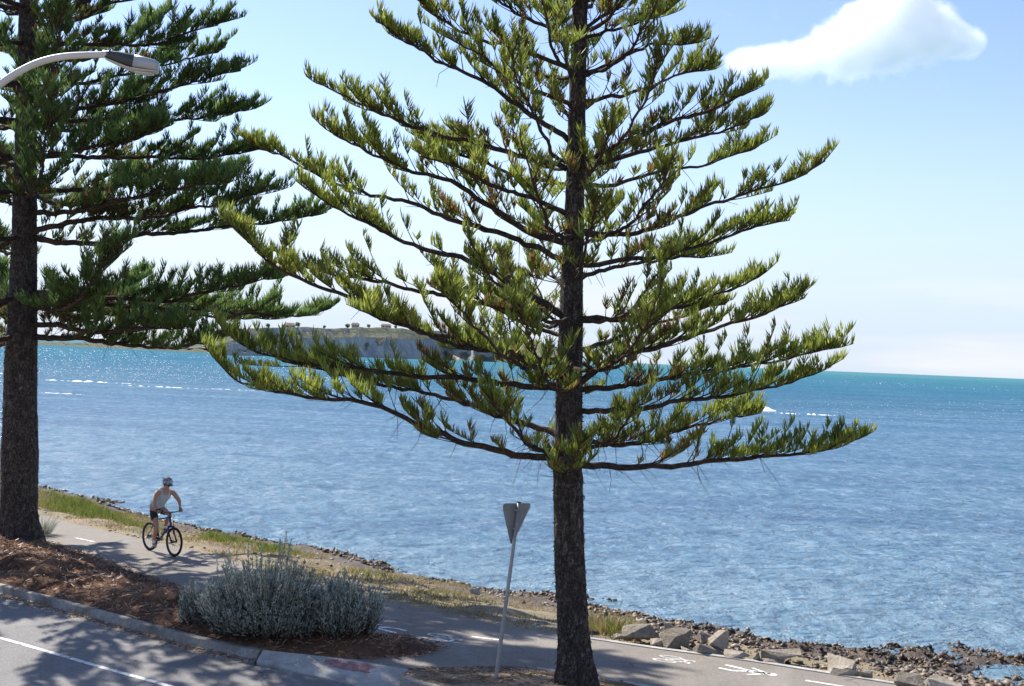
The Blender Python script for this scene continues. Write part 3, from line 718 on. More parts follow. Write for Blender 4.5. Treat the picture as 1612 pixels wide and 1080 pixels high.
def make_trunk(parent, org, axis, zb, seed, flare=1.3):
    """axis: rows of (x, y, z, radius) bottom to top"""
    r = np.random.default_rng(seed); A = resample(axis, .07); n = len(A); S = 40
    a = np.linspace(0, 2 * math.pi, S, endpoint=False); Z = A[:, 2][:, None] + 0 * a[None]
    AA = a[None] + 0 * Z
    cx, cy = np.cos(AA), np.sin(AA)
    nz = fbm(cx * 4 + 9, Z * 1.5 + cy * 4, 4, seed) - .5
    rings = np.abs(vnoise(Z * 3.2 + .35 * cx, np.zeros_like(Z) + seed, seed + 5) - .5)
    low = np.clip(1 - (Z - zb) / 1.1, 0, 1) ** 2.2
    R = A[:, 3][:, None] * (1 + .14 * nz + .06 * (rings - .25)) + A[:, 3][:, None] * (flare - 1) * low * (1 + .35 * np.sin(AA * 5 + seed) + .5 * nz)
    fine = (fbm(cx * 14 + 3, Z * 9 + cy * 14, 3, seed + 2) - .5) * .03 * np.clip(A[:, 3][:, None] / .2, .2, 1)
    R = R + fine
    V = np.stack([A[:, 0][:, None] + R * cx, A[:, 1][:, None] + R * cy, Z], -1).reshape(-1, 3) - org
    idx = np.arange(n * S).reshape(n, S); nx_ = np.roll(idx, -1, 1)
    q = np.stack([idx[:-1], nx_[:-1], nx_[1:], idx[1:]], -1).reshape(-1, 4)
    tr = fast_mesh('trunk', V, None, M['bark'], parent, smooth=True, quads=q)
    m = 5200; k = r.integers(0, n * S, m); zz = V[k, 2]; keep = r.random(m) < np.clip(1.15 - zz / 9, .08, 1); k = k[keep]; m = len(k)
    out_ = unit(np.stack([cx.ravel()[k], cy.ravel()[k], np.zeros(m)], 1))
    D = unit(out_ * r.uniform(.15, .8, m)[:, None] + np.array([0, 0, -1]) * r.uniform(.2, 1, m)[:, None] + r.normal(size=(m, 3)) * .35)
    tn = np.stack([r.random(m) ** 2, (r.random(m) < .3).astype(float), r.random(m)], 1)
    FV, ft, tn = blades(V[k] - out_ * .006, D, r.uniform(.02, .07, m), r.uniform(.008, .024, m), tn, 0, r)
    fast_mesh('loose_bark', FV, ft, M['flake'], parent, tone=tn)
    return tr

def trunk_axis(pts, Y, top_px, base_z):
    """pts: photo (u, v, width px) at distance Y"""
    rows = []
    for u, v, w in pts:
        p = W(u, v, Y); rows.append((p[0], p[1], p[2], w * Y / F / 2))
    p = W(*top_px, Y); rows.append((p[0], p[1], p[2], .03))
    rows[0] = (rows[0][0], rows[0][1], base_z, rows[0][3])
    return np.array(rows)

def px_limb(pts, Y, phi, r=None):
    (ua, va), (ub, vb) = pts[-2], pts[-1]
    pts = list(pts[:-1]) + [(ub + (ua - ub) * .12, va + (vb - va) * .55)]
    """a limb through photo pixels, swung phi degrees out of the picture's plane (positive = away)"""
    u0 = pts[0][0]; out = []
    for u, v in pts:
        lat = abs(u - u0) * Y / F; out.append(W(u, v, Y + lat * math.tan(math.radians(phi))))
    return np.array(out)
def free_limb(c, az, L, slope, curl, r):
    t = np.linspace(0, 1, 7); az = math.radians(az)
    z = c[2] + L * (slope * t - .10 * np.sin(t * math.pi) + curl * t ** 2.6)
    sw = r.normal() * .12
    return np.stack([c[0] + L * t * np.cos(az + sw * t), c[1] + L * t * np.sin(az + sw * t), z], 1)

def axis_at(A, z):
    return np.array([np.interp(z, A[:, 2], A[:, 0]), np.interp(z, A[:, 2], A[:, 1]), z, np.interp(z, A[:, 2], A[:, 3])])

TAILS = 0
# ------------------------------------------------------------------ right hand pine
YR = G(908, 1082)[1]
AR = trunk_axis([(908, 1090, 50), (903, 1000, 49), (897, 900, 48), (894, 740, 45), (896, 600, 40), (900, 450, 35), (905, 300, 30), (910, 120, 26), (914, 0, 23)], YR, (935, -640), -.05)
baseR = np.array([AR[0][0], AR[0][1], 0.0])
treeR = thing('pine_tree', 'whole young pine in the middle with olive green upturned plumes and a slim dark trunk', 'tree', tuple(baseR), None, 'seaside pines')
make_trunk(treeR, baseR, AR, 0.0, 3, 1.42)
LIMBS_R = [
 ([(890,729),(800,712),(727,694),(653,668),(557,627),(442,619),(378,603),(345,570),(331,552)], -10, .062),
 ([(890,690),(800,662),(700,630),(610,606),(520,585),(455,560)], 28, .05),
 ([(890,612),(764,597),(653,586),(561,581),(468,577),(405,556),(368,530),(350,504)], 8, .055),
 ([(890,568),(816,553),(727,532),(653,512),(609,486),(550,464),(468,434),(413,401),(380,367),(342,326)], -16, .06),
 ([(890,600),(800,560),(720,545),(640,520),(590,500),(560,478)], -40, .05),
 ([(890,496),(783,479),(690,453),(579,438),(479,419),(440,400),(470,356)], 14, .05),
 ([(885,528),(801,497),(746,464),(695,428),(679,405)], 35, .035),
 ([(890,505),(838,465),(783,431),(727,405),(653,390),(588,358),(514,322),(490,300),(470,266)], -12, .055),
 ([(893,418),(830,395),(735,362),(648,336),(594,318),(527,292),(474,265),(420,238),(383,204)], 10, .05),
 ([(895,385),(840,365),(799,348),(748,312),(698,292),(648,278),(598,258),(547,228),(524,211),(499,181)], -14, .055),
 ([(889,293),(809,276),(738,249),(690,226),(658,208)], 34, .035),
 ([(893,267),(832,249),(765,229),(681,205),(631,182),(581,162),(551,152),(490,114)], -6, .045),
 ([(899,222),(849,189),(805,162),(765,128),(715,107),(648,70),(614,48),(588,23)], 12, .045),
 ([(897,110),(832,88),(782,67),(732,43),(681,13),(650,-12),(628,-40)], -15, .035),
 ([(905,62),(849,32),(799,10),(740,-22),(690,-60)], 12, .032),
 ([(899,165),(850,140),(800,118),(750,85),(705,40)], -38, .034),
 ([(895,340),(820,310),(760,290),(700,262),(655,232)], -45, .04),
 ([(905,729),(1036,729),(1159,729),(1247,721),(1300,711),(1345,692),(1368,680)], -6, .058),
 ([(905,690),(985,702),(1045,688),(1100,665),(1150,655),(1201,646)], 24, .045),
 ([(905,614),(983,606),(1043,597),(1106,594),(1177,588),(1229,576),(1282,559),(1330,535)], 12, .05),
 ([(905,645),(985,650),(1060,640),(1124,634),(1194,617),(1247,602),(1287,580)], -14, .05),
 ([(905,610),(940,588),(966,571),(1001,553),(1071,539),(1124,522),(1177,504),(1229,483),(1259,460)], -10, .058),
 ([(905,503),(966,495),(1018,487),(1078,472),(1124,462),(1177,441),(1206,422)], 16, .045),
 ([(905,560),(960,535),(1020,510),(1090,492),(1150,470)], 40, .04),
 ([(908,417),(985,411),(1060,399),(1134,381),(1190,361),(1250,336)], -12, .045),
 ([(908,362),(980,366),(1047,353),(1098,339),(1141,319),(1188,302),(1232,286),(1265,270),(1304,240)], 8, .045),
 ([(910,300),(980,289),(1047,266),(1114,249),(1165,236),(1203,216)], 20, .035),
 ([(912,263),(980,256),(1031,239),(1098,215),(1148,202),(1181,189),(1208,171)], -10, .04),
 ([(914,252),(980,229),(1031,199),(1081,185),(1131,168),(1165,151),(1191,125)], -30, .045),
 ([(916,160),(965,150),(1010,140),(1047,128),(1081,111),(1128,97)], 14, .035),
 ([(914,120),(950,105),(997,80),(1031,66),(1070,68),(1108,64)], -26, .035),
 ([(916,60),(964,48),(1000,35),(1034,23),(1060,5)], 12, .03),
 ([(916,45),(945,20),(980,-8),(1010,-40)], -14, .03),
 ([(912,440),(960,425),(1010,420),(1070,408),(1120,400)], 45, .036),
]
for i, (pts, phi, r0) in enumerate(LIMBS_R):
    low = pts[0][1] > 600
    TAILS += make_limb(treeR, baseR, px_limb(pts, YR, phi), r0, M['needle_olive'], 100 + i, .12 if low else .14, 1.25 if low else 1.0, .86 if low else .72, .175, 14 if pts[0][1] > 660 else (7 if low else 3))
rr_ = np.random.default_rng(5)
k = 0
# limbs of the same whorls that come towards the viewer or go away
for v, L in ((722, 2.0), (700, 2.7), (610, 3.2), (570, 3.8), (500, 3.2), (430, 3.0), (372, 2.9), (300, 2.6), (258, 2.6), (190, 2.2), (118, 2.2), (55, 2.0), (5, 1.9)):
    z = W(900, v, YR)[2]; c = axis_at(AR, z)
    for az in ((-62, -112, 75, 118) if v not in (722, 610, 430, 300, 190) else (-88, 98)):
        k += 1; LL = L * rr_.uniform(.8, 1.1); sl = np.interp(v, [0, 400, 720], [.34, .18, .07]) + rr_.normal() * .05
        TAILS += make_limb(treeR, baseR, free_limb(c[:3], az + rr_.normal() * 9, LL, sl, .20, rr_), .034, M['needle_olive'], 300 + k, .20, .62, .62, .165, 4)
for v in (-60, -150, -240, -330, -420, -500, -570):
    z = W(915, v, YR)[2]; c = axis_at(AR, z); L = np.interp(v, [-600, -60], [.45, 2.9])
    for j in range(4):
        k += 1; TAILS += make_limb(treeR, baseR, free_limb(c[:3], j * 90 + v * .7 + rr_.normal() * 9, L * rr_.uniform(.85, 1.1), .5, .25, rr_), .028, M['needle_olive'], 300 + k, .1, .85, .6, .165, 0)

# ------------------------------------------------------------------ left hand pine
YL = G(30, 853)[1]
AL = trunk_axis([(30, 868, 62), (30, 820, 57), (31, 700, 54), (33, 560, 49), (36, 470, 43), (39, 350, 37), (41, 200, 32), (43, 60, 28), (45, 0, 26)], YL, (62, -430), -.05)
baseL = np.array([AL[0][0], AL[0][1], 0.0])
treeL = thing('pine_tree', 'big dark green pine at the left edge, its thick trunk beside the mulch', 'tree', tuple(baseL), None, 'seaside pines')
make_trunk(treeL, baseL, AL, .05, 8, 1.28)
LIMBS_L = [
 ([(38,526),(134,533),(201,539),(268,544),(322,540),(350,528)], -14, .09),
 ([(38,508),(120,520),(200,524),(260,520),(300,508)], -40, .08),
 ([(40,466),(144,475),(201,479),(302,482),(369,489),(436,495),(490,494),(526,478)], 10, .09),
 ([(40,460),(120,468),(201,472),(268,468),(335,455),(402,445),(452,431)], -12, .085),
 ([(40,474),(140,486),(230,495),(320,500),(390,505),(440,498)], 26, .07),
 ([(42,372),(117,387),(201,381),(302,368),(402,355),(486,345),(519,326)], 6, .085),
 ([(42,372),(85,360),(117,350),(151,341),(235,344),(302,334),(380,312),(446,286)], -14, .08),
 ([(42,340),(110,332),(168,324),(235,308),(302,294),(369,279)], -34, .075),
 ([(42,300),(120,300),(200,290),(290,282),(350,272),(381,265)], 18, .07),
 ([(43,247),(139,247),(222,247),(306,248),(361,243),(420,230)], 10, .07),
 ([(43,245),(100,238),(160,225),(230,205),(262,196)], -42, .06),
 ([(43,191),(130,191),(250,190),(333,187),(375,178),(408,165)], 8, .06),
 ([(43,182),(120,174),(195,157),(264,137),(310,127),(340,120),(364,108)], -14, .065),
 ([(44,140),(120,135),(200,120),(280,100),(352,70)], 20, .055),
 ([(44,95),(80,75),(111,61),(160,70),(208,76),(264,67),(320,45),(361,24)], -10, .06),
 ([(44,60),(111,36),(167,10),(240,-8),(300,-30)], 12, .05),
 ([(44,28),(100,12),(170,-10),(260,-40),(330,-62)], -16, .05),
 ([(44,10),(90,-20),(150,-50),(230,-80)], 20, .05),
]
for i, (pts, phi, r0) in enumerate(LIMBS_L):
    TAILS += make_limb(treeL, baseL, px_limb(pts, YL, phi), r0, M['needle_dark'], 500 + i, .06, 1.45, 1.12, .215, 8 if pts[0][1] > 440 else 2, .022)
k = 0
for v, L in ((526, 5.2), (468, 6.2), (374, 6.0), (300, 5.6), (245, 5.3), (188, 5.0), (130, 4.7), (70, 4.4), (15, 4.2)):
    z = W(36, v, YL)[2]; c = axis_at(AL, z)
    for az in (-58, -115, 178, 118, 72):
        if (az in (-58, 72) and v in (526, 374, 245, 130)): continue
        k += 1; LL = L * rr_.uniform(.8, 1.1) * (.75 if az in (-95,) else 1)
        TAILS += make_limb(treeL, baseL, free_limb(c[:3], az + rr_.normal() * 8, LL, np.interp(v, [0, 526], [.28, -.01]) + rr_.normal() * .03, .18, rr_), .065, M['needle_dark'], 700 + k, .12, 1.1, 1.05, .215, 2, .022)
for v in (-50, -120, -190, -260, -330, -390):
    z = W(45, v, YL)[2]; c = axis_at(AL, z); L = np.interp(v, [-430, -50], [.5, 3.7])
    for j in range(4):
        k += 1; TAILS += make_limb(treeL, baseL, free_limb(c[:3], j * 90 + v * .9 + rr_.normal() * 9, L * rr_.uniform(.85, 1.1), .38, .2, rr_), .045, M['needle_dark'], 800 + k, .1, 1.7, 1.0, .24, 0, .024)
print('tails', TAILS, 'limbs', k)

# ------------------------------------------------------------------ silver shrubs on the mulch
def silver_shrub(name, label, u, v, rx, ry, h, nst, seed, tiltx=0.0, spikes=()):
    r = np.random.default_rng(seed); c = G(u, v); c[2] = float(mulch_z(np.array([c[0]]), np.array([c[1]]))[0]) - .03
    root = thing(name, label, 'shrub', tuple(c), None, 'grey shrubs on the mulch')
    st = MB(); tb, td, tl, tw, tt = [], [], [], [], []
    for i in range(nst):
        a = r.uniform(0, 2 * math.pi); q = math.sqrt(r.random()); bx, by = .55 * rx * q * math.cos(a), .55 * ry * q * math.sin(a)
        hump = (1 - .62 * q ** 2.2) * (.45 + 1.05 * float(fbm(np.array([bx * 1.9 + seed]), np.array([by * 1.9]), 3, seed)[0]))
        L = h * hump * r.uniform(.62, 1.08)
        if i < len(spikes): bx, by, L = spikes[i][0], spikes[i][1], spikes[i][2]; q = .3
        lean = .15 + .85 * q
        d = unit(np.array([lean * rx / h * .55 * math.cos(a) + tiltx + r.normal() * .10, lean * ry / h * .55 * math.sin(a) + r.normal() * .10, 1.0])) if i >= len(spikes) else unit(np.array([spikes[i][3], 0, 1.0]))
        m = 6; tau = np.linspace(0, 1, m); P = np.array([bx, by, 0]) + L * (d * tau[:, None] + np.array([0, 0, 1]) * (.18 * tau ** 2)[:, None]) + np.cumsum(r.normal(size=(m, 3)) * .010, 0)
        st.tube(P, np.linspace(.009, .003, m), 3, False)
        cnt = int(L * 62); ta = r.uniform(.22 if q < .8 else .1, 1, cnt) ** .75
        f = ta * (m - 1); ii = np.clip(f.astype(int), 0, m - 2); B = P[ii] + (P[ii + 1] - P[ii]) * (f - ii)[:, None]
        T = unit(P[ii + 1] - P[ii]); rd = r.normal(size=(cnt, 3)); rd = unit(rd - T * (rd * T).sum(1)[:, None])
        B = B + rd * r.uniform(0, .035, cnt)[:, None] * (1.15 - ta)[:, None]
        D = unit(T * r.uniform(.5, 1.1, cnt)[:, None] + rd * r.uniform(.3, .9, cnt)[:, None])
        tb.append(B); td.append(D); tl.append(r.uniform(.035, .075, cnt)); tw.append(r.uniform(.014, .024, cnt))
        cl = r.random()
        tt.append(np.stack([np.clip(.25 * cl + .75 * ta * r.random(cnt), 0, 1), (r.random(cnt) < (.30 * (ta < .4))).astype(float), np.clip(.6 * cl + .4 * r.random(cnt), 0, 1)], 1))
    for i in range(90):     # dead sticks low in the bush
        a = r.uniform(0, 2 * math.pi); q = r.uniform(.3, 1.0); b0 = np.array([.45 * rx * math.cos(a), .45 * ry * math.sin(a), .02])
        e = b0 + np.array([rx * .5 * math.cos(a) * q, ry * .5 * math.sin(a) * q, r.uniform(.1, .45)])
        st.tube(np.array([b0, (b0 + e) / 2 + r.normal(size=3) * .05, e]), [.008, .006, .003], 3, False)
    st.build('stem', M['limb'], root)
    V, tr, tn = blades(np.concatenate(tb), np.concatenate(td), np.concatenate(tl), np.concatenate(tw), np.concatenate(tt), .1, r)
    fast_mesh('foliage', V, tr, M['silver_leaf'], root, tone=tn)
silver_shrub('silver_shrub', 'large spiky grey green shrub sprawling beside the kerb', 420, 1006, 1.62, 1.0, .96, 900, 31, .05, [(.05, .1, 1.42, .16), (.0, .15, 1.32, .10), (-.35, .2, 1.28, -.05), (-.2, .0, 1.25, .03), (.08, .05, 1.36, .2), (-.72, .2, 1.12, -.02), (-.88, .2, 1.1, -.03)])
silver_shrub('silver_shrub', 'smaller darker grey shrub at the right end of the mulch bed', 543, 1014, .78, .72, .84, 360, 33, .10)
silver_shrub('silver_shrub', 'low sparse grey shrub at the left foot of the large one', 318, 988, .52, .5, .58, 170, 35, -.2)

# weeds at the foot of the left pine
def weed(u, v, n, h, label, dry, matk='grass_blade', spread=.16, z=None):
    r = np.random.default_rng(int(u * 7 + v)); c = G(u, v)
    c[2] = z if z is not None else float(ground_z(np.array([c[0]]), np.array([c[1]]))[0])
    root = thing('grass_tuft', label, 'plant', tuple(c), None, 'wild tufts by the path')
    a = r.uniform(0, 6.28, n); q = np.sqrt(r.random(n)); B = np.stack([spread * q * np.cos(a), spread * q * np.sin(a), np.zeros(n) - .02], 1)
    D = unit(np.stack([np.cos(a) * q * .7 + r.normal(size=n) * .15, np.sin(a) * q * .7 + r.normal(size=n) * .15, np.ones(n)], 1))
    tn = np.stack([r.random(n), np.clip(dry + r.normal(size=n) * .3, 0, 1), r.random(n)], 1)
    V, tr, tn = blades(B, D, h * r.uniform(.5, 1.1, n), r.uniform(.008, .018, n), tn, -.35, r)
    fast_mesh('blades', V, tr, M[matk], root, tone=tn)
weed(66, 842, 260, .55, 'small grey green weed against the right side of the left trunk', .15, 'silver_leaf', .22, .05)

# ------------------------------------------------------------------ grass, litter, pebbles, reef: countless stuff
def zfun(x, y): return ground_z(x, y)
def world_to_px(x, y, z):
    d = np.stack([x, y, z - HC], -1); a = d[..., 0]; cy = d[..., 1] * CP + d[..., 2] * SP; cz = -d[..., 1] * SP + d[..., 2] * CP
    A, B = a / cy * F, cz / cy * F
    return U0 + A * CT + B * ST, V0 - (-A * ST + B * CT)
def frame_mask(x, y, z, m=60):
    u, v = world_to_px(x, y, z); return (u > -m) & (u < 1612 + m) & (v < 1080 + m)
n = 620000
x = rng.uniform(-24, 14, n); y = rng.uniform(17, 50, n)
df, dw = sdist(x, y, FAR), sdist(x, y, WATER)
u, v = world_to_px(x, y, np.full(n, -.2))
w_ = np.maximum(df - dw, .1); t = df / w_
nz = fbm(x * .7, y * .7, 4, 51); nz2 = fbm(x * 2.5, y * 2.5, 3, 61)
green = np.exp(-((u - 350) / 45) ** 2 - ((v - 848) / 10) ** 2) + np.exp(-((u - 440) / 40) ** 2 - ((v - 864) / 9) ** 2) + .8 * np.exp(-((u - 130) / 90) ** 2) * (t > .25) * (t < .75) + .55 * np.exp(-((u - 590) / 55) ** 2 - ((v - 902) / 10) ** 2) + .7 * np.exp(-((u - 985) / 30) ** 2 - ((v - 985) / 9) ** 2)
dens = np.clip((nz - .36) * 3.4, 0, 1) * np.clip((nz2 - .25) * 2, .1, 1) + green * 1.2
dens *= (t < .80 + .1 * nz2) * (df > .12 + .35 * nz2 * (1 - np.clip(green, 0, 1))) * np.where(u > 1010, 0, 1)
keep = (df > .1) & (dw < 0) & (rng.random(n) < dens * .85) & frame_mask(x, y, np.full(n, -.2))
x, y, green, nz, t = x[keep], y[keep], np.clip(green[keep], 0, 1), nz[keep], t[keep]; n = len(x)
B = np.stack([x, y, zfun(x, y) - .01], 1)
a = rng.uniform(0, 6.28, n); D = unit(np.stack([np.cos(a) * .55, np.sin(a) * .55, np.ones(n)], 1))
h = (.05 + .10 * rng.random(n)) * (1 + 1.5 * green)
tn = np.stack([rng.random(n), np.clip(1.0 - green * 1.25 - .45 * np.clip((nz - .52) * 5, 0, 1) + rng.normal(size=n) * .22, 0, 1), rng.random(n)], 1)
V, tr, tn = blades(B, D, h, rng.uniform(.008, .018, n), tn, -.3)
kind(fast_mesh('grass', V, tr, M['grass_blade'], tone=tn), 'stuff')
print('grass', n)
weed(958, 985, 500, .42, 'yellow dry grass tuft right of the middle trunk, bordering the rocks', .75, spread=.42)
weed(985, 991, 420, .36, 'greener grass tuft nearest the first grey boulder', .25, spread=.36)
weed(940, 968, 260, .30, 'pale tuft at the water side of the yellow grass clump', .6, spread=.3)
# mulch litter
n = 60000
x = rng.uniform(-16, 0, n); y = rng.uniform(17.5, 38, n)
ins = inside(x, y, mulch_poly); spill = fbm(x * 1.2, y * 1.2, 3, 77)
x, y = x[ins], y[ins]; n = len(x); z = mulch_z(x, y)
def flecks(x, y, z, lmin, lmax, wmin, wmax, tn, flat=.35):
    n = len(x); a = rng.uniform(0, 6.28, n); D = unit(np.stack([np.cos(a), np.sin(a), rng.normal(size=n) * flat], 1))
    L = rng.uniform(lmin, lmax, n)
    B = np.stack([x, y, z + .008], 1) - D * (L * .5)[:, None]; B[:, 2] = np.maximum(B[:, 2], z + .004)
    D[:, 2] = np.abs(D[:, 2])
    return blades(B, D, L, rng.uniform(wmin, wmax, n), tn, 0.0)
cl = fbm(x * .9, y * .9, 4, 81)
tn = np.stack([np.clip((cl - .38) * 3 + rng.normal(size=n) * .3, 0, 1), (rng.random(n) < .06).astype(float), rng.random(n)], 1)
V, tr, tn = flecks(x, y, z, .05, .17, .008, .026, tn)
kind(fast_mesh('mulch_litter', V, tr, M['litter_bit'], tone=tn), 'stuff')
# litter in the gutter, on path edges and round the right tree
parts = []
kk = resample(KERB[(KERB[:, 0] > -16)], .05); m_ = len(kk)
for rep in range(9):
    o = off(kk, 0); q = -.17 - np.abs(rng.normal(size=m_)) * .12; T = np.gradient(kk, axis=0); T = unit(T)
    p = kk + np.stack([-T[:, 1], T[:, 0]], 1) * q[:, None] + rng.normal(size=(m_, 2)) * .02
    parts.append(np.c_[p, np.full(m_, -.131)])
xe = rng.uniform(-2.2, 3.0, 9000); ye = rng.uniform(15, 21, 9000); ie = inside(xe, ye, earth_poly) & (fbm(xe * 1.5, ye * 2.5, 4, 91) > .50)
de = np.abs(sdist(xe[ie], ye[ie], np.vstack([earth_poly, earth_poly[:1]])))
parts.append(np.c_[xe[ie], ye[ie], earth_h(xe[ie], ye[ie], de)])
nlr = resample(nl, .03)
for rep in range(5):
    p = nlr + rng.normal(size=nlr.shape) * .10; parts.append(np.c_[p, np.full(len(p), .012)])
Q = np.concatenate(parts); n = len(Q)
tn = np.stack([rng.random(n), (rng.random(n) < .18).astype(float), rng.random(n)], 1)
V, tr, tn = flecks(Q[:, 0], Q[:, 1], Q[:, 2], .03, .11, .006, .018, tn, .15)
kind(fast_mesh('fallen_litter', V, tr, M['litter_bit'], tone=tn), 'stuff')

# stones built from jittered low polyhedra, many in one sheet of stuff
ico = bmesh.new(); bmesh.ops.create_icosphere(ico, subdivisions=1, radius=1)
IV = np.array([v.co[:] for v in ico.verts]); IF = np.array([[v.index for v in f.verts] for f in ico.faces]); ico.free()
def stones(name, x, y, z, size, flat, material, tone, jag=.3):
    n = len(x); a = rng.uniform(0, 6.28, n); c, s = np.cos(a), np.sin(a)
    k = len(IV); J = 1 + rng.normal(size=(n, k)) * jag
    P = IV[None] * J[..., None] * np.stack([size * rng.uniform(.8, 1.5, n), size * rng.uniform(.6, 1.0, n), size * flat], -1)[:, None, :]
    X = P[..., 0] * c[:, None] - P[..., 1] * s[:, None] + x[:, None]; Y = P[..., 0] * s[:, None] + P[..., 1] * c[:, None] + y[:, None]; Z = P[..., 2] + z[:, None]
    V = np.stack([X, Y, Z], -1).reshape(-1, 3); tr = (np.arange(n)[:, None, None] * k + IF[None]).reshape(-1, 3)
    return kind(fast_mesh(name, V, tr, material, tone=np.repeat(tone, k, 0)), 'stuff')
# gravel on the verge
n = 30000; x = rng.uniform(-20, 12, n); y = rng.uniform(18, 46, n)
df, dw = sdist(x, y, FAR), sdist(x, y, WATER); nz = fbm(x * .8, y * .8, 4, 101)
keep = (df > .12) & (dw < .3) & (rng.random(n) < np.clip((nz - .40) * 3, .06, 1) * np.where(x / y > .055, .25, 1)) & frame_mask(x, y, np.full(n, -.2))
x, y = x[keep], y[keep]; n = len(x)
sz = .012 + .05 * rng.random(n) ** 3
stones('verge_gravel', x, y, zfun(x, y) + sz * .2, sz, rng.uniform(.4, .8, n), M['pebble'], np.stack([rng.random(n), (rng.random(n) < .35).astype(float), rng.random(n)], 1), .18)
# weedy reef along the water's edge: small jagged lumps on the banks that stand out of the water
n = 600000; x = rng.uniform(-26, 22, n); y = rng.uniform(19, 60, n)
df, dw = sdist(x, y, FAR), sdist(x, y, WATER); m0 = (dw > -1.6) & (dw < 12) & (df > .7) & frame_mask(x, y, np.full(n, SEA)); x, y, df, dw = x[m0], y[m0], df[m0], dw[m0]
z = zfun(x, y); cl2 = fbm(x * 1.4, y * 1.8, 3, 121); n = len(x)
keep = (z > SEA - .06) & (rng.random(n) < np.clip((cl2 - .30) * 3, .35, 1) * np.where(dw < -.6, .45, .9)) & (dw > np.where(x / y < .05, -.55, -1.6))
x, y, z, dw = x[keep], y[keep], z[keep], dw[keep]; n = len(x)
sz = .014 + .050 * rng.random(n) ** 3
stones('weedy_reef', x, y, z + sz * .2, sz, rng.uniform(.4, 1.2, n), M['reef_bit'], np.stack([rng.random(n) ** 1.3, (rng.random(n) < .28).astype(float), rng.random(n)], 1), .5)
print('reef', n)
# brown rubble on the bank beyond the boulders
n = 60000; x = rng.uniform(1.0, 16, n); y = rng.uniform(17, 32, n)
df, dw = sdist(x, y, FAR), sdist(x, y, WATER); nz = fbm(x * .7, y * .9, 4, 131)
keep = (df > .5) & (dw < .2) & (x / y > .07) & (rng.random(n) < np.clip((nz - .40) * 4, .12, .55)) & frame_mask(x, y, np.full(n, -.2))
x, y = x[keep], y[keep]; n = len(x); sz = .014 + .075 * rng.random(n) ** 5
stones('shore_rubble', x, y, zfun(x, y) + sz * .25, sz, rng.uniform(.45, .9, n), M['rubble_bit'], np.stack([rng.random(n), (rng.random(n) < .4).astype(float), rng.random(n)], 1), .28)

# ------------------------------------------------------------------ boulders beside the path
def boulder(u0, u1, v0, v1, label, seed, mk='boulder', flat=1.0, back=.0):
    r = np.random.default_rng(seed)
    uc = (u0 + u1) / 2; gp = G(uc, v1)
    gz = float(ground_z(np.array([gp[0]]), np.array([gp[1]]))[0]); gp = G(uc, v1, gz)
    sc = gp[1] / F; w = (u1 - u0) * sc * 1.10; h = (v1 - v0) * sc * 1.08
    dpt = w * .75
    y = gp[1] + dpt * .42 + back
    bm = bmesh.new()
    for _ in range(11):
        q = unit(r.normal(size=3)); m = np.max(np.abs(q) * np.array([1, 1, 1.0])); q = q / m ** .8
        bm.verts.new((q[0] * w * .52, q[1] * dpt * .5, q[2] * h * .62 * (1.0 if q[2] > 0 else .7)))
    res = bmesh.ops.convex_hull(bm, input=bm.verts); 
    junk = [e for e in res['geom_interior'] if isinstance(e, bmesh.types.BMVert)]
    if junk: bmesh.ops.delete(bm, geom=junk, context='VERTS')
    bmesh.ops.bevel(bm, geom=list(bm.edges), offset=min(w, h) * .022, segments=1, affect='EDGES', clamp_overlap=True)
    bmesh.ops.triangulate(bm, faces=bm.faces); bmesh.ops.subdivide_edges(bm, edges=bm.edges, cuts=2, use_grid_fill=True)
    for vtx in bm.verts:
        k = fbm(np.array([vtx.co.x * 3 + seed]), np.array([vtx.co.y * 3 + vtx.co.z * 4]), 3, seed)[0] - .5
        k2 = fbm(np.array([vtx.co.x * 11 + seed]), np.array([vtx.co.y * 9 + vtx.co.z * 12]), 2, seed)[0] - .5
        vtx.co *= 1 + k * .10 + k2 * .07
    me = bpy.data.meshes.new('boulder'); bm.to_mesh(me); bm.free(); me.materials.append(M[mk])
    o = bpy.data.objects.new('boulder', me); COL.objects.link(o)
    x = gp[0] / gp[1] * y
    o.location = (x, y, gz + h * .40); o.rotation_euler = (0, 0, r.uniform(-.3, .3))
    return tag(o, label, 'rock', 'boulders between path and water')
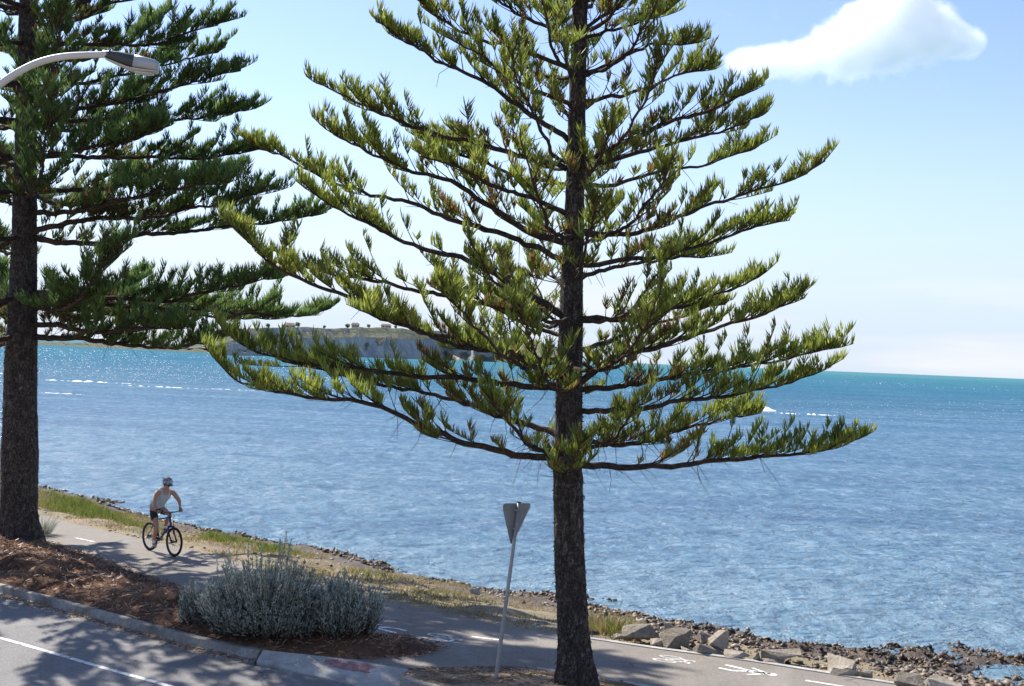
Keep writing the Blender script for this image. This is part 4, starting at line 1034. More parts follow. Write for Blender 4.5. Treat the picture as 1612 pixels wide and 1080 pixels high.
B_ = [
 (982, 1034, 988, 1014, 'long dark grey boulder beside the grass tufts, first of the row', 1, 'boulder'),
 (1040, 1094, 997, 1022, 'blocky brown boulder with a sharp front corner, next to the long dark one', 2, 'boulder'),
 (1046, 1064, 983, 1001, 'small pale pointed rock standing up behind the blocky brown boulder', 3, 'pale_boulder'),
 (1094, 1120, 998, 1014, 'grey rock wedged between the blocky brown boulder and the pale slab', 4, 'boulder'),
 (1093, 1138, 1014, 1034, 'tan split boulder touching the path edging', 5, 'boulder'),
 (1116, 1154, 999, 1030, 'tall pale grey slab leaning behind the tan split boulder', 6, 'pale_boulder'),
 (1073, 1096, 1018, 1028, 'low whitish stone at the path edging below the blocky brown boulder', 7, 'pale_boulder'),
 (1141, 1180, 1029, 1041, 'flat cream coloured stone lying beside the path past the pale slab', 8, 'pale_boulder'),
 (1181, 1200, 1029, 1043, 'small square grey rock left of the dark wedge boulder', 9, 'boulder'),
 (1200, 1258, 1022, 1046, 'dark wedge shaped boulder near the pedestrian symbol', 10, 'boulder'),
 (1196, 1232, 1034, 1048, 'streaked grey rock lying in front of the dark wedge boulder', 12, 'boulder'),
 (1282, 1342, 1040, 1064, 'broad sandy coloured boulder among the brown reef', 13, 'pale_boulder'),
 (1352, 1376, 1058, 1072, 'small dark angular rock past the broad sandy boulder', 14, 'boulder'),
 (1410, 1450, 1066, 1088, 'dark rock at the bottom edge of the photo on the right', 15, 'boulder'),
 (1306, 1352, 1058, 1071, 'flat sandstone slab below the broad sandy boulder', 16, 'pale_boulder'),
 (740, 756, 929, 937, 'lone white stone on the verge left of the middle trunk', 17, 'pale_boulder'),
 (962, 984, 1000, 1010, 'small grey rock at the left end of the boulder row', 18, 'boulder'),
 (1018, 1044, 1006, 1018, 'low pale rock in front of the long dark boulder', 19, 'pale_boulder'),
 (1460, 1510, 1070, 1092, 'cream boulder half cut off by the bottom edge of the photo', 20, 'pale_boulder'),
]
for a in B_: boulder(*a)

# ------------------------------------------------------------------ give way sign, seen from behind
sb = G(780, 1074); top = W(817, 793, sb[1])
sign = thing('road_sign', 'leaning triangular road sign on a galvanised pole, seen from behind', 'sign', (sb[0], sb[1], 0))
axis = np.array([top[0] - sb[0], 0, top[2]]); Lp = np.linalg.norm(axis); ax = axis / Lp
mb = MB(); mb.tube([ax * -.25, ax * .02, ax * Lp * .5, ax * (Lp + .015)], .030, 14); mb.build('pole', M['galv'], sign, True)
mb = MB(); mb.tube([ax * (Lp + .012), ax * (Lp + .03)], .032, 14); mb.build('cap', M['black_plastic'], sign)
yaw = math.radians(52)
rx = np.array([math.cos(yaw), math.sin(yaw), 0]); rx = rx - ax * rx.dot(ax); rx /= np.linalg.norm(rx); nv = np.cross(rx, ax)   # nv faces the viewer's side
if nv[1] > 0: nv = -nv
def tri_plate(scale, n=5):
    pts = []; Rr = .05
    for cx_, cy_, a0 in ((-.375 + Rr * 1.6, -Rr, 90), (.375 - Rr * 1.6, -Rr, -30), (0, -.66 + Rr * 1.9, -150)):
        rng_ = {90: (90, 210), -30: (-30, 90), -150: (210, 330)}[a0]
        for k in range(n): t = math.radians(rng_[0] + (rng_[1] - rng_[0]) * k / (n - 1)); pts.append((cx_ + Rr * math.cos(t), cy_ + Rr * math.sin(t)))
    g = np.array(pts); c = np.array([0, -.22]); g = c + (g - c) * scale
    an = np.arctan2(g[:, 1] - c[1], g[:, 0] - c[0]); return g[np.argsort(an)]
def plate(name, scale, d0, d1, material, parent):
    g = tri_plate(scale); o0 = ax * Lp; n = len(g)
    V = [o0 + rx * p[0] + ax * p[1] - nv * d0 for p in g] + [o0 + rx * p[0] + ax * p[1] - nv * d1 for p in g]
    mb = MB(); mb.add(V, [tuple(range(n)), tuple(range(2 * n - 1, n - 1, -1))] + [(i, n + i, n + (i + 1) % n, (i + 1) % n) for i in range(n)]); return mb.build(name, material, parent)
pl = plate('plate', 1.0, .036, .040, M['plate'], sign)
plate('border', .985, .0405, .0415, M['sign_red'], pl); plate('face', .72, .042, .043, M['sign_white'], pl)
for q in (-.10, -.38):
    mb = MB(); c = ax * (Lp + q)
    R = np.stack([rx, nv, ax], 1); mb.box(c - nv * .012, (.12 if q > -.2 else .09, .048, .03), R); br = mb.build('bracket', M['galv'], sign, False, .004)
    mb = MB(); mb.tube([c + nv * .012, c + nv * .04], .011, 8); mb.build('bolt', M['galv'], br)

# ------------------------------------------------------------------ street lamp: curved arm coming in at the left
YA = 18.0
arm_px = [(-70, 330), (-66, 240), (-52, 190), (-30, 158), (0, 132), (30, 112), (62, 97), (95, 89), (130, 86.5), (172, 86)]
arm = np.array([W(u, v, YA + .25 * max(0, (u + 70)) / 240) for u, v in arm_px])
pb = np.array([arm[0][0] - .03, YA, -.04])
lamp = thing('street_lamp', 'street lamp reaching in from the left on a curved pale arm', 'lamp', tuple(pb))
mb = MB(); pp = np.vstack([[pb[0], pb[1], 0.0], [pb[0], pb[1], 2.0], [pb[0] + .01, pb[1], 5.0], arm[0]]) - pb
mb.tube(resample(pp, .3), np.interp(np.linspace(0, 1, len(resample(pp, .3))), [0, 1], [.105, .065]), 16); mb.build('pole', M['lamp_arm'], lamp, True)
mb = MB(); mb.box((0, 0, .012), (.36, .36, .03)); mb.build('base_plate', M['galv'], lamp)
Pa = smooth_curve(arm, .05, 2) - pb
mb = MB(); mb.tube(Pa, np.linspace(.062, .046, len(Pa)), 14); mb.build('arm', M['lamp_arm'], lamp, True)
# head in its own frame: x along the arm, slightly drooping
h0 = W(168, 86, YA + .25) - pb; h1 = W(250, 101, YA + .33) - pb
hx = unit(h1 - h0); hy = unit(np.cross([0, 0, 1.0], hx)); hz = np.cross(hx, hy); HL = np.linalg.norm(h1 - h0)
def headloft(sections, name, material, parent, smooth=True):
    """sections: (x fraction, half width, z bottom, z top)"""
    mb = MB(); V = []; m = 12
    for xf, hw, zb_, zt_ in sections:
        for k in range(m):
            t = 2 * math.pi * k / m; cx_, cz_ = math.cos(t), math.sin(t)
            sx_ = abs(cx_) ** .5 * np.sign(cx_); sz_ = abs(cz_) ** .6 * np.sign(cz_)
            V.append(h0 + hx * xf * HL + hy * hw * sx_ + hz * ((zb_ + zt_) / 2 + (zt_ - zb_) / 2 * sz_))
    n_ = len(sections)
    mb.add(V, [(i * m + k, i * m + (k + 1) % m, (i + 1) * m + (k + 1) % m, (i + 1) * m + k) for i in range(n_ - 1) for k in range(m)] + [tuple(range(m))[::-1], tuple((n_ - 1) * m + k for k in range(m))])
    return mb.build(name, material, parent, smooth)
headloft([(-.02, .05, -.05, .05), (.06, .065, -.055, .065), (.25, .10, -.10, .07), (.50, .125, -.135, .065), (.545, .128, -.135, .062)], 'housing', M['lamp_body'], lamp)
headloft([(.545, .13, -.137, .066), (.75, .135, -.128, .055), (.93, .128, -.122, .045), (.985, .125, -.118, .030), (1.0, .118, -.112, .018)], 'cover', M['lamp_cap'], lamp)
headloft([(.0, .05, -.075, -.050), (.25, .09, -.125, -.095), (.48, .13, -.165, -.130), (.75, .140, -.165, -.128), (1.0, .10, -.135, -.102)], 'underside', M['lamp_pan'], lamp)
headloft([(.58, .09, -.185, -.160), (.75, .10, -.192, -.160), (.92, .08, -.17, -.145)], 'lens', M['lens'], lamp)
mb = MB(); mb.tube([h0 + hx * .02 * HL + hz * .06, h0 + hx * .02 * HL + hz * .095], .022, 10); mb.build('sensor', M['lamp_cap'], lamp)
mb = MB(); mb.tube([h0 - hx * .06, h0 + hx * .05], .056, 14); mb.build('collar', M['lamp_arm'], lamp, True)

# ------------------------------------------------------------------ bicycle and rider
bc = G(253, 871.5); hd = np.array([.72, -.69, 0]); hd /= np.linalg.norm(hd); hang = math.atan2(hd[1], hd[0])
bike = thing('bicycle', 'blue mountain bike with black tyres ridden along the path', 'bicycle', (bc[0], bc[1], .006), (0, 0, hang))
RX, FX, WR = -.50, .56, .34
steer = math.radians(-6)
def wheel(cx_):
    t = MB(); t.torus((cx_, 0, WR), WR - .026, .026); o = t.build('wheel', M['rubber'], bike, True)
    t = MB(); t.torus((cx_, 0, WR), WR - .056, .012, n=36, m=6); t.build('rim', M['rim'], o, True)
    t = MB()
    for k in range(20):
        a = 2 * math.pi * k / 20; sd = .03 if k % 2 else -.03
        t.tube([(cx_ + .02 * math.cos(a + .9), sd, WR + .02 * math.sin(a + .9)), (cx_ + (WR - .06) * math.cos(a), 0, WR + (WR - .06) * math.sin(a))], .0016, 3, False)
    t.build('spokes', M['spoke'], o)
    t = MB(); t.tube([(cx_, -.06, WR), (cx_, .06, WR)], .022, 10); t.build('hub', M['black_plastic'], o)
wheel(RX); wheel(FX)
BBp = np.array([-.09, 0, .30]); STt = np.array([-.27, 0, .80]); HTt = np.array([.33, 0, .88]); HTb = np.array([.385, 0, .72])
t = MB()
t.tube([BBp, STt], .017, 10); t.tube([STt - [0, 0, .04], HTt], .018, 10); t.tube([BBp, HTb], .023, 10); t.tube([HTt + [0, 0, .02], HTb - [0, 0, .02]], .024, 10)
for s_ in (-1, 1):
    t.tube([BBp + [0, s_ * .03, 0], [RX, s_ * .07, WR]], .010, 8); t.tube([STt - [0, 0, .03], [RX, s_ * .07, WR]], .009, 8)
t.build('frame', M['blue_frame'], bike, True)
t = MB(); t.tube([HTb - [0, .0, .01], HTb - [-.012, 0, .05]], .03, 10)
t.tube([HTb + [.0, -.075, -.05], HTb + [0, .075, -.05]], .024, 10)
for s_ in (-1, 1): t.tube([HTb + [.005, s_ * .07, -.04], HTb + [.03, s_ * .07, -.2]], .022, 10)
fk = t.build('fork', M['blue_frame'], bike, True)
t = MB()
for s_ in (-1, 1): t.tube([HTb + [.03, s_ * .07, -.19], [FX, s_ * .065, WR]], .019, 10)
t.build('fork_leg', M['black_plastic'], fk, True)
GR = np.array([.30, .31, 1.02])
t = MB(); t.tube([HTt + [0, 0, .02], HTt + [-.01, 0, .09], HTt + [.05, 0, .12]], .017, 10); t.tube([(.37, 0, 1.0), (.365, .12, 1.0), (.33, .22, 1.02), (.28, .36, 1.02)], .013, 10); t.tube([(.37, 0, 1.0), (.365, -.12, 1.0), (.33, -.22, 1.02), (.28, -.36, 1.02)], .013, 10)
hb = t.build('handlebar', M['rim'], bike, True)
for s_ in (-1, 1):
    t = MB(); t.tube([(.325, s_ * .235, 1.02), (.279, s_ * .362, 1.02)], .018, 10); t.build('grip', M['black_plastic'], hb, True)
    t = MB(); t.tube([(.35, s_ * .19, 1.015), (.40, s_ * .23, 1.0), (.38, s_ * .31, .995)], .006, 6); t.build('brake_lever', M['rim'], hb, True)
t = MB(); t.tube([(.37, .02, .99), (.43, .05, .93), (.44, .02, .80), (.46, .06, .62)], .005, 6); t.tube([(.36, -.03, .99), (.44, -.06, .95), (.40, -.02, .80)], .005, 6); t.build('cable', M['black_plastic'], hb, True)
t = MB()
for j, (x0, hw) in enumerate(((-.43, .07),)):
    t.ellipsoid((-.36, 0, .955), (.09, .075, .035), 16, 8); t.ellipsoid((-.25, 0, .955), (.13, .03, .026), 16, 8)
sa = t.build('saddle', M['black_plastic'], bike, True)
t = MB(); t.tube([STt, (-.31, 0, .93)], .014, 10); t.build('seat_post', M['rim'], sa, True)
t = MB(); 
cx0 = BBp
t.torus((cx0[0], -.05, cx0[2]), .085, .007, n=28, m=5); t.tube([cx0 + [0, -.07, 0], cx0 + [0, .07, 0]], .02, 10)
PR, PL_ = cx0 + np.array([-.03, -.12, -.165]), cx0 + np.array([.03, .12, .165])
t.tube([cx0 + [0, -.075, 0], PR + [0, .035, 0]], .012, 8); t.tube([cx0 + [0, .075, 0], PL_ - [0, .035, 0]], .012, 8)
ck = t.build('crank', M['rim'], bike, True)
for p_ in (PR, PL_):
    t = MB(); t.box(p_, (.09, .09, .022)); t.build('pedal', M['black_plastic'], ck, False, .004)
t = MB(); t.tube([cx0 + [.0, -.05, .085], [RX, -.05, WR + .035]], .004, 5); t.tube([cx0 + [0, -.05, -.085], [RX, -.05, WR - .035]], .004, 5); t.torus((RX, -.045, WR), .05, .012, n=20, m=5); t.build('chain', M['rim'], ck)
# bottle in its cage
bd = (HTb - BBp); bd = bd / np.linalg.norm(bd); bn = np.cross([0, 1, 0], bd); bn = bn if bn[2] > 0 else -bn
b0 = BBp + bd * .16 + bn * .062
Rz = Matrix.Rotation(hang, 4, 'Z'); wb = Matrix.Translation((bc[0], bc[1], .006)) @ Rz
bo = thing('water_bottle', 'pale yellow water bottle held on the bike frame', 'bottle', tuple(wb @ Vector(b0)), (0, 0, hang))
t = MB(); t.tube([bd * 0, bd * .012, bd * .13, bd * .155, bd * .17], [.03, .036, .036, .026, .018], 12); t.build('body', M['bottle'], bo, True)
t = MB(); t.tube([bd * .17, bd * .19, bd * .192, bd * .215], [.022, .022, .01, .01], 10); t.build('lid', M['black_plastic'], bo, True)

def skin(name, verts, edges, radii, material, parent, root=0, sub=2):
    me = bpy.data.meshes.new(name); me.from_pydata([tuple(map(float, v)) for v in verts], edges, []); me.update(); me.materials.append(material)
    o = bpy.data.objects.new(name, me); COL.objects.link(o); o.parent = parent
    sk = o.modifiers.new('skin', 'SKIN'); sk.use_smooth_shade = True
    if not me.skin_vertices: me.attributes.new('skin', 'FLOAT', 'POINT')
    for i, rd in enumerate(radii):
        s_ = me.skin_vertices[0].data[i]; s_.radius = (rd, rd) if np.ndim(rd) == 0 else rd; s_.use_root = (i == root)
    ss = o.modifiers.new('sub', 'SUBSURF'); ss.levels = sub; ss.render_levels = sub
    return o
def add_skin(o_name, J, E, material, parent, sub=2):
    names = list(J); ix = {k: i for i, k in enumerate(names)}
    me = bpy.data.meshes.new(o_name); me.from_pydata([tuple(map(float, J[k][0])) for k in names], [(ix[a], ix[b]) for a, b in E], []); me.update(); me.materials.append(material)
    o = bpy.data.objects.new(o_name, me); COL.objects.link(o); o.parent = parent
    bm = bmesh.new(); bm.from_mesh(me); ly = bm.verts.layers.skin.verify(); bm.verts.ensure_lookup_table()
    for i, k in enumerate(names):
        rd = J[k][1]; bm.verts[i][ly].radius = (rd, rd) if np.ndim(rd) == 0 else rd; bm.verts[i][ly].use_root = (i == 0)
    bm.to_mesh(me); bm.free()
    sk = o.modifiers.new('skin', 'SKIN'); sk.use_smooth_shade = True
    ss = o.modifiers.new('sub', 'SUBSURF'); ss.levels = sub; ss.render_levels = sub
    return o
rider = thing('person', 'cyclist in a sleeveless grey top, black shorts and helmet, riding towards the viewer', 'person', (bc[0], bc[1], .006), (0, 0, hang))
hipR, hipL = np.array([-.27, -.095, 1.0]), np.array([-.27, .095, 1.0])
kneeR, ankR = np.array([-.015, -.125, .60]), np.array([-.15, -.125, .215])
kneeL, ankL = np.array([.10, .150, .90]), np.array([-.10, .128, .555])
shR, shL = np.array([.06, -.215, 1.43]), np.array([.06, .215, 1.43])
elR, elL = np.array([.15, -.315, 1.21]), np.array([.17, .335, 1.22])
wrR, wrL = np.array([.245, -.295, 1.065]), np.array([.25, .30, 1.065])
J = {'pelvis': ((-.285, 0, 1.03), (.135, .115)), 'waist': ((-.22, 0, 1.16), (.155, .135)), 'chest': ((-.075, 0, 1.32), (.168, .138)), 'upper': ((.02, 0, 1.43), (.135, .10)), 'neck': ((.095, 0, 1.525), .060),
     'jaw': ((.150, 0, 1.58), (.064, .070)), 'head': ((.150, 0, 1.66), (.080, .094)), 'crown': ((.142, 0, 1.73), (.067, .077)), 'nose': ((.240, -.01, 1.618), .013),
     'shR': (shR, .070), 'elR': (elR, .048), 'faR': ((elR + wrR) / 2 + [.0, -.004, .006], .038), 'wrR': (wrR, .028), 'shL': (shL, .070), 'elL': (elL, .048), 'faL': ((elL + wrL) / 2 + [0, .004, .006], .038), 'wrL': (wrL, .028),
     'hipR': (hipR, .095), 'thR': (hipR * .5 + kneeR * .5 + [.01, 0, .01], .080), 'kneeR': (kneeR, .055), 'caR': (kneeR * .62 + ankR * .38 + [-.02, 0, 0], .055), 'ankR': (ankR, .036), 'toeR': (PR + [.09, -.005, .04], .030),
     'hipL': (hipL, .095), 'thL': (hipL * .5 + kneeL * .5 + [.01, 0, .015], .080), 'kneeL': (kneeL, .055), 'caL': (kneeL * .62 + ankL * .38 + [-.02, 0, 0], .055), 'ankL': (ankL, .036), 'toeL': (PL_ + [.09, .005, .04], .030)}
E = [('pelvis', 'waist'), ('waist', 'chest'), ('chest', 'upper'), ('upper', 'neck'), ('neck', 'jaw'), ('jaw', 'head'), ('head', 'crown'), ('head', 'nose'), ('upper', 'shR'), ('shR', 'elR'), ('elR', 'faR'), ('faR', 'wrR'), ('upper', 'shL'), ('shL', 'elL'), ('elL', 'faL'), ('faL', 'wrL'),
     ('pelvis', 'hipR'), ('hipR', 'thR'), ('thR', 'kneeR'), ('kneeR', 'caR'), ('caR', 'ankR'), ('ankR', 'toeR'), ('pelvis', 'hipL'), ('hipL', 'thL'), ('thL', 'kneeL'), ('kneeL', 'caL'), ('caL', 'ankL'), ('ankL', 'toeL')]
for sfx, s_, wr in (('R', -1, wrR), ('L', 1, wrL)):
    g0 = np.array([.302, s_ * .30, 1.02]); gt = unit(np.array([-.046, s_ * .127, 0.0]))     # grip centre and direction outward
    J['pa' + sfx] = (wr * .35 + (g0 + [-.012, 0, .036]) * .65, (.034, .020)); E.append(('wr' + sfx, 'pa' + sfx))
    for q, (o_, L_) in enumerate(((-.033, .9), (-.011, 1.0), (.011, .95), (.031, .8))):
        b_ = g0 + gt * o_
        J['f%d%s1' % (q, sfx)] = (b_ + np.array([.012, 0, .032]), .0095); J['f%d%s2' % (q, sfx)] = (b_ + np.array([.036 * L_, 0, .010]), .0090); J['f%d%s3' % (q, sfx)] = (b_ + np.array([.026 * L_, 0, -.022]), .0085); J['f%d%s4' % (q, sfx)] = (b_ + np.array([.002, 0, -.030 * L_]), .0075)
        E += [('pa' + sfx, 'f%d%s1' % (q, sfx)), ('f%d%s1' % (q, sfx), 'f%d%s2' % (q, sfx)), ('f%d%s2' % (q, sfx), 'f%d%s3' % (q, sfx)), ('f%d%s3' % (q, sfx), 'f%d%s4' % (q, sfx))]
    b_ = g0 - gt * .05
    J['th%s1' % sfx] = (b_ + np.array([-.022, 0, .016]), .011); J['th%s2' % sfx] = (b_ + np.array([-.010, 0, -.018]), .0095); J['th%s3' % sfx] = (b_ + np.array([.014, 0, -.026]), .008)
    E += [('pa' + sfx, 'th%s1' % sfx), ('th%s1' % sfx, 'th%s2' % sfx), ('th%s2' % sfx, 'th%s3' % sfx)]
add_skin('body', J, E, M['skin'], rider)
# clothes over the body
Jv = {'a': ((-.265, 0, 1.06), (.185, .160)), 'b': ((-.21, 0, 1.16), (.185, .165)), 'c': ((-.075, 0, 1.32), (.188, .158)), 'd': ((.02, 0, 1.425), (.162, .125)), 'e': ((.085, 0, 1.515), (.10, .075)),
      'r': ((.055, -.175, 1.445), (.092, .078)), 'l': ((.055, .175, 1.445), (.092, .078))}
add_skin('tank_top', Jv, [('a', 'b'), ('b', 'c'), ('c', 'd'), ('d', 'e'), ('d', 'r'), ('d', 'l')], M['vest'], rider)
mixp = lambda a, b, t: a * (1 - t) + b * t
Js = {'p': ((-.29, 0, 1.04), (.150, .125)), 'w': ((-.26, 0, 1.11), (.142, .125)), 'hr': (hipR, .112), 'tr': (mixp(hipR, kneeR, .40), .098), 'er': (mixp(hipR, kneeR, .66), .088), 'hl': (hipL, .112), 'tl': (mixp(hipL, kneeL, .40), .098), 'el': (mixp(hipL, kneeL, .64), .086)}
add_skin('shorts', Js, [('p', 'w'), ('p', 'hr'), ('hr', 'tr'), ('tr', 'er'), ('p', 'hl'), ('hl', 'tl'), ('tl', 'el')], M['shorts'], rider)
for ank, knee, ped, s_ in ((ankR, kneeR, PR, -1), (ankL, kneeL, PL_, 1)):
    add_skin('sock', {'a': (mixp(ank, knee, .30), .046), 'b': (mixp(ank, knee, .12), .042), 'c': (ank, .045)}, [('a', 'b'), ('b', 'c')], M['sock'], rider)
    add_skin('shoe', {'m': (mixp(ank, ped, .62) + np.array([.0, 0, -.01]), (.042, .040)), 'h': (ank + np.array([-.045, 0, -.05]), (.038, .038)), 't': (ped + np.array([.10, 0, .045]), (.040, .028)), 'u': (ank + np.array([0, 0, -.02]), .042)}, [('m', 'h'), ('m', 't'), ('m', 'u')], M['shoe'], rider)
for sfx, s_, wr in (('R', -1, wrR), ('L', 1, wrL)):
    p1 = J['pa' + sfx][0]
    add_skin('glove', {'w': (wr, .034), 'p': (p1, (.046, .030)), 'k': (np.array([.308, s_ * .30, 1.052]), (.050, .022))}, [('w', 'p'), ('p', 'k')], M['glove'], rider)
tilt = np.array(Matrix.Rotation(math.radians(20), 3, 'Y'))
hc = np.array([.142, 0, 1.678])
t = MB(); t.ellipsoid(hc, (.135, .105, .112), 22, 8, -.03, .5, tilt)
for q in (-.06, -.03, 0, .03, .06):
    arc = [hc + tilt @ np.array([.138 * math.cos(a), q * (1 + .3 * math.sin(a)), .118 * math.sin(a) * math.sqrt(max(.05, 1 - (q / .105) ** 2)) + .004]) for a in np.linspace(.25, 2.8, 12)]
    t.tube(arc, .010, 6)
hm = t.build('helmet', M['helmet'], rider, True); hm.modifiers.new('thick', 'SOLIDIFY').thickness = .012
t = MB(); t.tube([hc + tilt @ np.array([.10, s_, -.02]) for s_ in np.linspace(-.08, .08, 7)], .018, 6); t.box(hc + tilt @ np.array([.155, 0, -.012]), (.07, .13, .008), tilt); t.build('visor', M['black_plastic'], hm, True)
t = MB(); t.tube([(.150 + .084 * math.cos(a), .084 * math.sin(a), 1.645 - .012 * math.cos(a)) for a in np.linspace(-1.5, 1.5, 13)], [.006] * 3 + [.017] * 3 + [.009] + [.017] * 3 + [.006] * 3, 8); t.build('sunglasses', M['shade'], rider, True)
t = MB()
for s_ in (-1, 1): t.tube([hc + [.02, s_ * .095, -.02], (.135, s_ * .078, 1.585), (.16, 0, 1.53)], .005, 5)
t.build('chin_strap', M['black_plastic'], rider, True)
t = MB()
for s_ in (-1, 1): t.ellipsoid((.133, s_ * .086, 1.633), (.022, .012, .032), 10, 6)
t.build('ears', M['skin'], rider, True)
t = MB(); t.ellipsoid((.11, 0, 1.65), (.085, .089, .07), 14, 8, -.35, .2); t.build('hair', M['hair'], rider, True)

# ------------------------------------------------------------------ headland across the bay
def headland():
    # foot of the cliff, read as photo columns with distances
    us = np.linspace(-260, 893, 420)
    Yf = np.interp(us, [-260, 60, 180, 322, 345, 400, 470, 560, 700, 893], [1500, 1250, 1140, 1040, 800, 900, 1180, 1350, 1550, 1500])
    topv = np.interp(us, [-260, 60, 180, 330, 350, 390, 440, 520, 600, 680, 760, 820, 870, 893], [540, 541, 541, 540, 526, 511, 510, 511, 512, 516, 524, 532, 541, 550])
    rows = []; steps = np.linspace(0, 1, 40)
    foot = np.array([W(u, 560, Y) for u, Y in zip(us, Yf)])
    H = np.array([W(u, v, Y + 60)[2] for u, v, Y in zip(us, topv, Yf)])
    H = np.maximum(H, 3) * (1 + .10 * (fbm(us * .05, us * 0 + 3, 3, 9) - .5))
    V = []
    for j, t in enumerate(steps):
        depth = np.interp(t, [0, .3, .55, 1], [0, 26, 75, 330]); z = np.interp(t, [0, .05, .30, .42, .55, 1], [-.03, .10, .60, .74, .94, 1.05])
        for i, u in enumerate(us):
            Y = Yf[i]; p = foot[i].copy(); k = (Y + depth) / Y
            n1 = fbm(np.array([u * .013]), np.array([t * 1.6]), 4, 7)[0] - .5; n2 = fbm(np.array([u * .06]), np.array([t * 7]), 3, 17)[0] - .5
            gully = abs(fbm(np.array([u * .022 + 3]), np.array([t * .9]), 3, 27)[0] - .5) * 2
            out = (n1 * 85 + n2 * 12 + gully * 42) * math.sin(min(1, t / .55) * math.pi * .80 + .15)
            zz = SEA + H[i] * z + (n2 * 3.4 + n1 * 5) * min(1, t * 4) * (1 if t < .5 else .4)
            if t == 0: zz = SEA - 1.5
            V.append((p[0] * k + n2 * 5 * (0 < t), Y + depth + out, zz))
    m = len(us); idx = np.arange(len(V)).reshape(len(steps), m)
    q = np.stack([idx[:-1, :-1], idx[:-1, 1:], idx[1:, 1:], idx[1:, :-1]], -1).reshape(-1, 4)
    V = np.array(V)
    # close the right hand end and the back
    end = idx[:, -1]; nE = len(V); V = np.vstack([V, [[V[end[k_]][0] + 6, V[end[k_]][1] + 20, SEA - 2] for k_ in range(len(end))]])
    q2 = np.array([[end[k_], nE + k_, nE + k_ + 1, end[k_ + 1]] for k_ in range(len(end) - 1)])
    kind(fast_mesh('headland', V, None, M['headland'], smooth=False, quads=np.vstack([q, q2])))
    top = idx[24]
    return us, V[top]
hus, htop = headland()
def top_at(u):
    i = np.argmin(np.abs(hus - u)); return htop[i]
def far_house(u, w, d, h, label):
    p = top_at(u); root = thing('house', label, 'house', (p[0], p[1] + 6, p[2] - .5), (0, 0, .2), 'houses on the headland')
    mb = MB(); mb.box((0, 0, h / 2), (w, d, h)); mb.build('wall', M['wall'], root)
    mb = MB(); mb.add([(-w / 2 - .5, -d / 2 - .5, h), (w / 2 + .5, -d / 2 - .5, h), (w / 2 + .5, d / 2 + .5, h), (-w / 2 - .5, d / 2 + .5, h), (-w / 2 + 1, 0, h + 2.2), (w / 2 - 1, 0, h + 2.2)], [(0, 1, 5, 4), (2, 3, 4, 5), (1, 2, 5), (3, 0, 4), (0, 3, 2, 1)]); mb.build('roof', M['roof'], root)
    mb = MB()
    for k_ in (-.28, .05, .3): mb.box((k_ * w, -d / 2 - .02, h * .55), (w * .14, .1, h * .35))
    mb.build('window', M['black_plastic'], root)
far_house(452, 10, 8, 3.0, 'leftmost tiny house on top of the headland cliff')
far_house(556, 9, 7, 3.6, 'tiny house on the headland near the middle of its flat top')
far_house(603, 12, 8, 2.8, 'widest tiny house on the headland, right of the middle one')
far_house(660, 8, 7, 3.6, 'rightmost tiny house on the headland before it slopes down')
def far_tree(u, h, label, seed):
    r = np.random.default_rng(seed); p = top_at(u); root = thing('tree', label, 'tree', (p[0], p[1] + r.uniform(0, 14), p[2] - .6), None, 'trees on the headland')
    mb = MB(); mb.tube([(0, 0, 0), (.1, 0, h * .5)], [.3, .15], 6); mb.build('trunk', M['limb'], root)
    n_ = 160; q = unit(r.normal(size=(n_, 3))) * (r.random((n_, 1)) ** .4) * np.array([h * .42, h * .42, h * .38]) + np.array([0, 0, h * .62])
    tn = np.stack([r.random(n_), np.zeros(n_), r.random(n_)], 1)
    V, tr, tn = blades(q, unit(r.normal(size=(n_, 3))), np.full(n_, h * .22), np.full(n_, h * .16), tn, 0, r); fast_mesh('crown', V, tr, M['needle_dark'], root, tone=tn)
fl = ['round dark tree first on the cliff top from the left pine', 'low dark tree beside the first headland house', 'taller tree just right of the first headland house', 'small tree on the bare stretch of cliff top', 'dark tree left of the middle headland house', 'tree between the middle and the widest headland house', 'bushy tree right behind the widest headland house', 'tree left of the last headland house', 'tree at the right side of the last headland house', 'last lone tree where the headland slopes down']
for (u_, h_), l_ in zip(((420, 4.5), (440, 3.5), (466, 6), (505, 4), (541, 6), (577, 5), (620, 4.5), (645, 5.5), (676, 5), (706, 4)), fl): far_tree(u_, h_, l_, int(u_))

# ------------------------------------------------------------------ breaking wave, and foamy streaks with sun glint put in as white ridges
def wave(u0, u1, v, hgt, wdt, seed, name='wave_foam_and_glint'):
    r = np.random.default_rng(seed); a, b = G(u0, v + (u0 - u1) * 0, SEA), G(u1, v + (u1 - u0) * .045, SEA); n_ = 60
    V, Fc = [], []
    for i in range(n_ + 1):
        t_ = i / n_; p = a * (1 - t_) + b * t_; e = math.sin(t_ * math.pi) ** .6 * (1 - .6 * t_) * (1 if hgt > .5 else max(0, 3.2 * (fbm(np.array([i * .45 + seed]), np.array([1.5]), 3, seed + 3)[0] - .40)))
        hh = hgt * e * (.5 + fbm(np.array([i * .35]), np.array([seed * 1.]), 3, seed)[0]); ww = wdt * (.1 + 1.2 * min(1, e)) * (.6 + .8 * r.random())
        for k_, (dy, dz) in enumerate(((-1, -.03), (-.5, .55), (0, 1), (.35, .7), (1, -.03))): V.append((p[0], p[1] + dy * ww, SEA + (.01 if e > .05 else -.03) + max(-.02, dz * hh * (.8 + .4 * r.random()))))
    for i in range(n_):
        for k_ in range(4): q = i * 5 + k_; Fc.append((q, q + 5, q + 6, q + 1))
    return kind(mesh_obj(name, V, Fc, M['foam_and_glint'], smooth=True), 'stuff')
wave(1150, 1222, 644, .95, 3.0, 3); wave(1215, 1320, 650, .22, 1.5, 4)
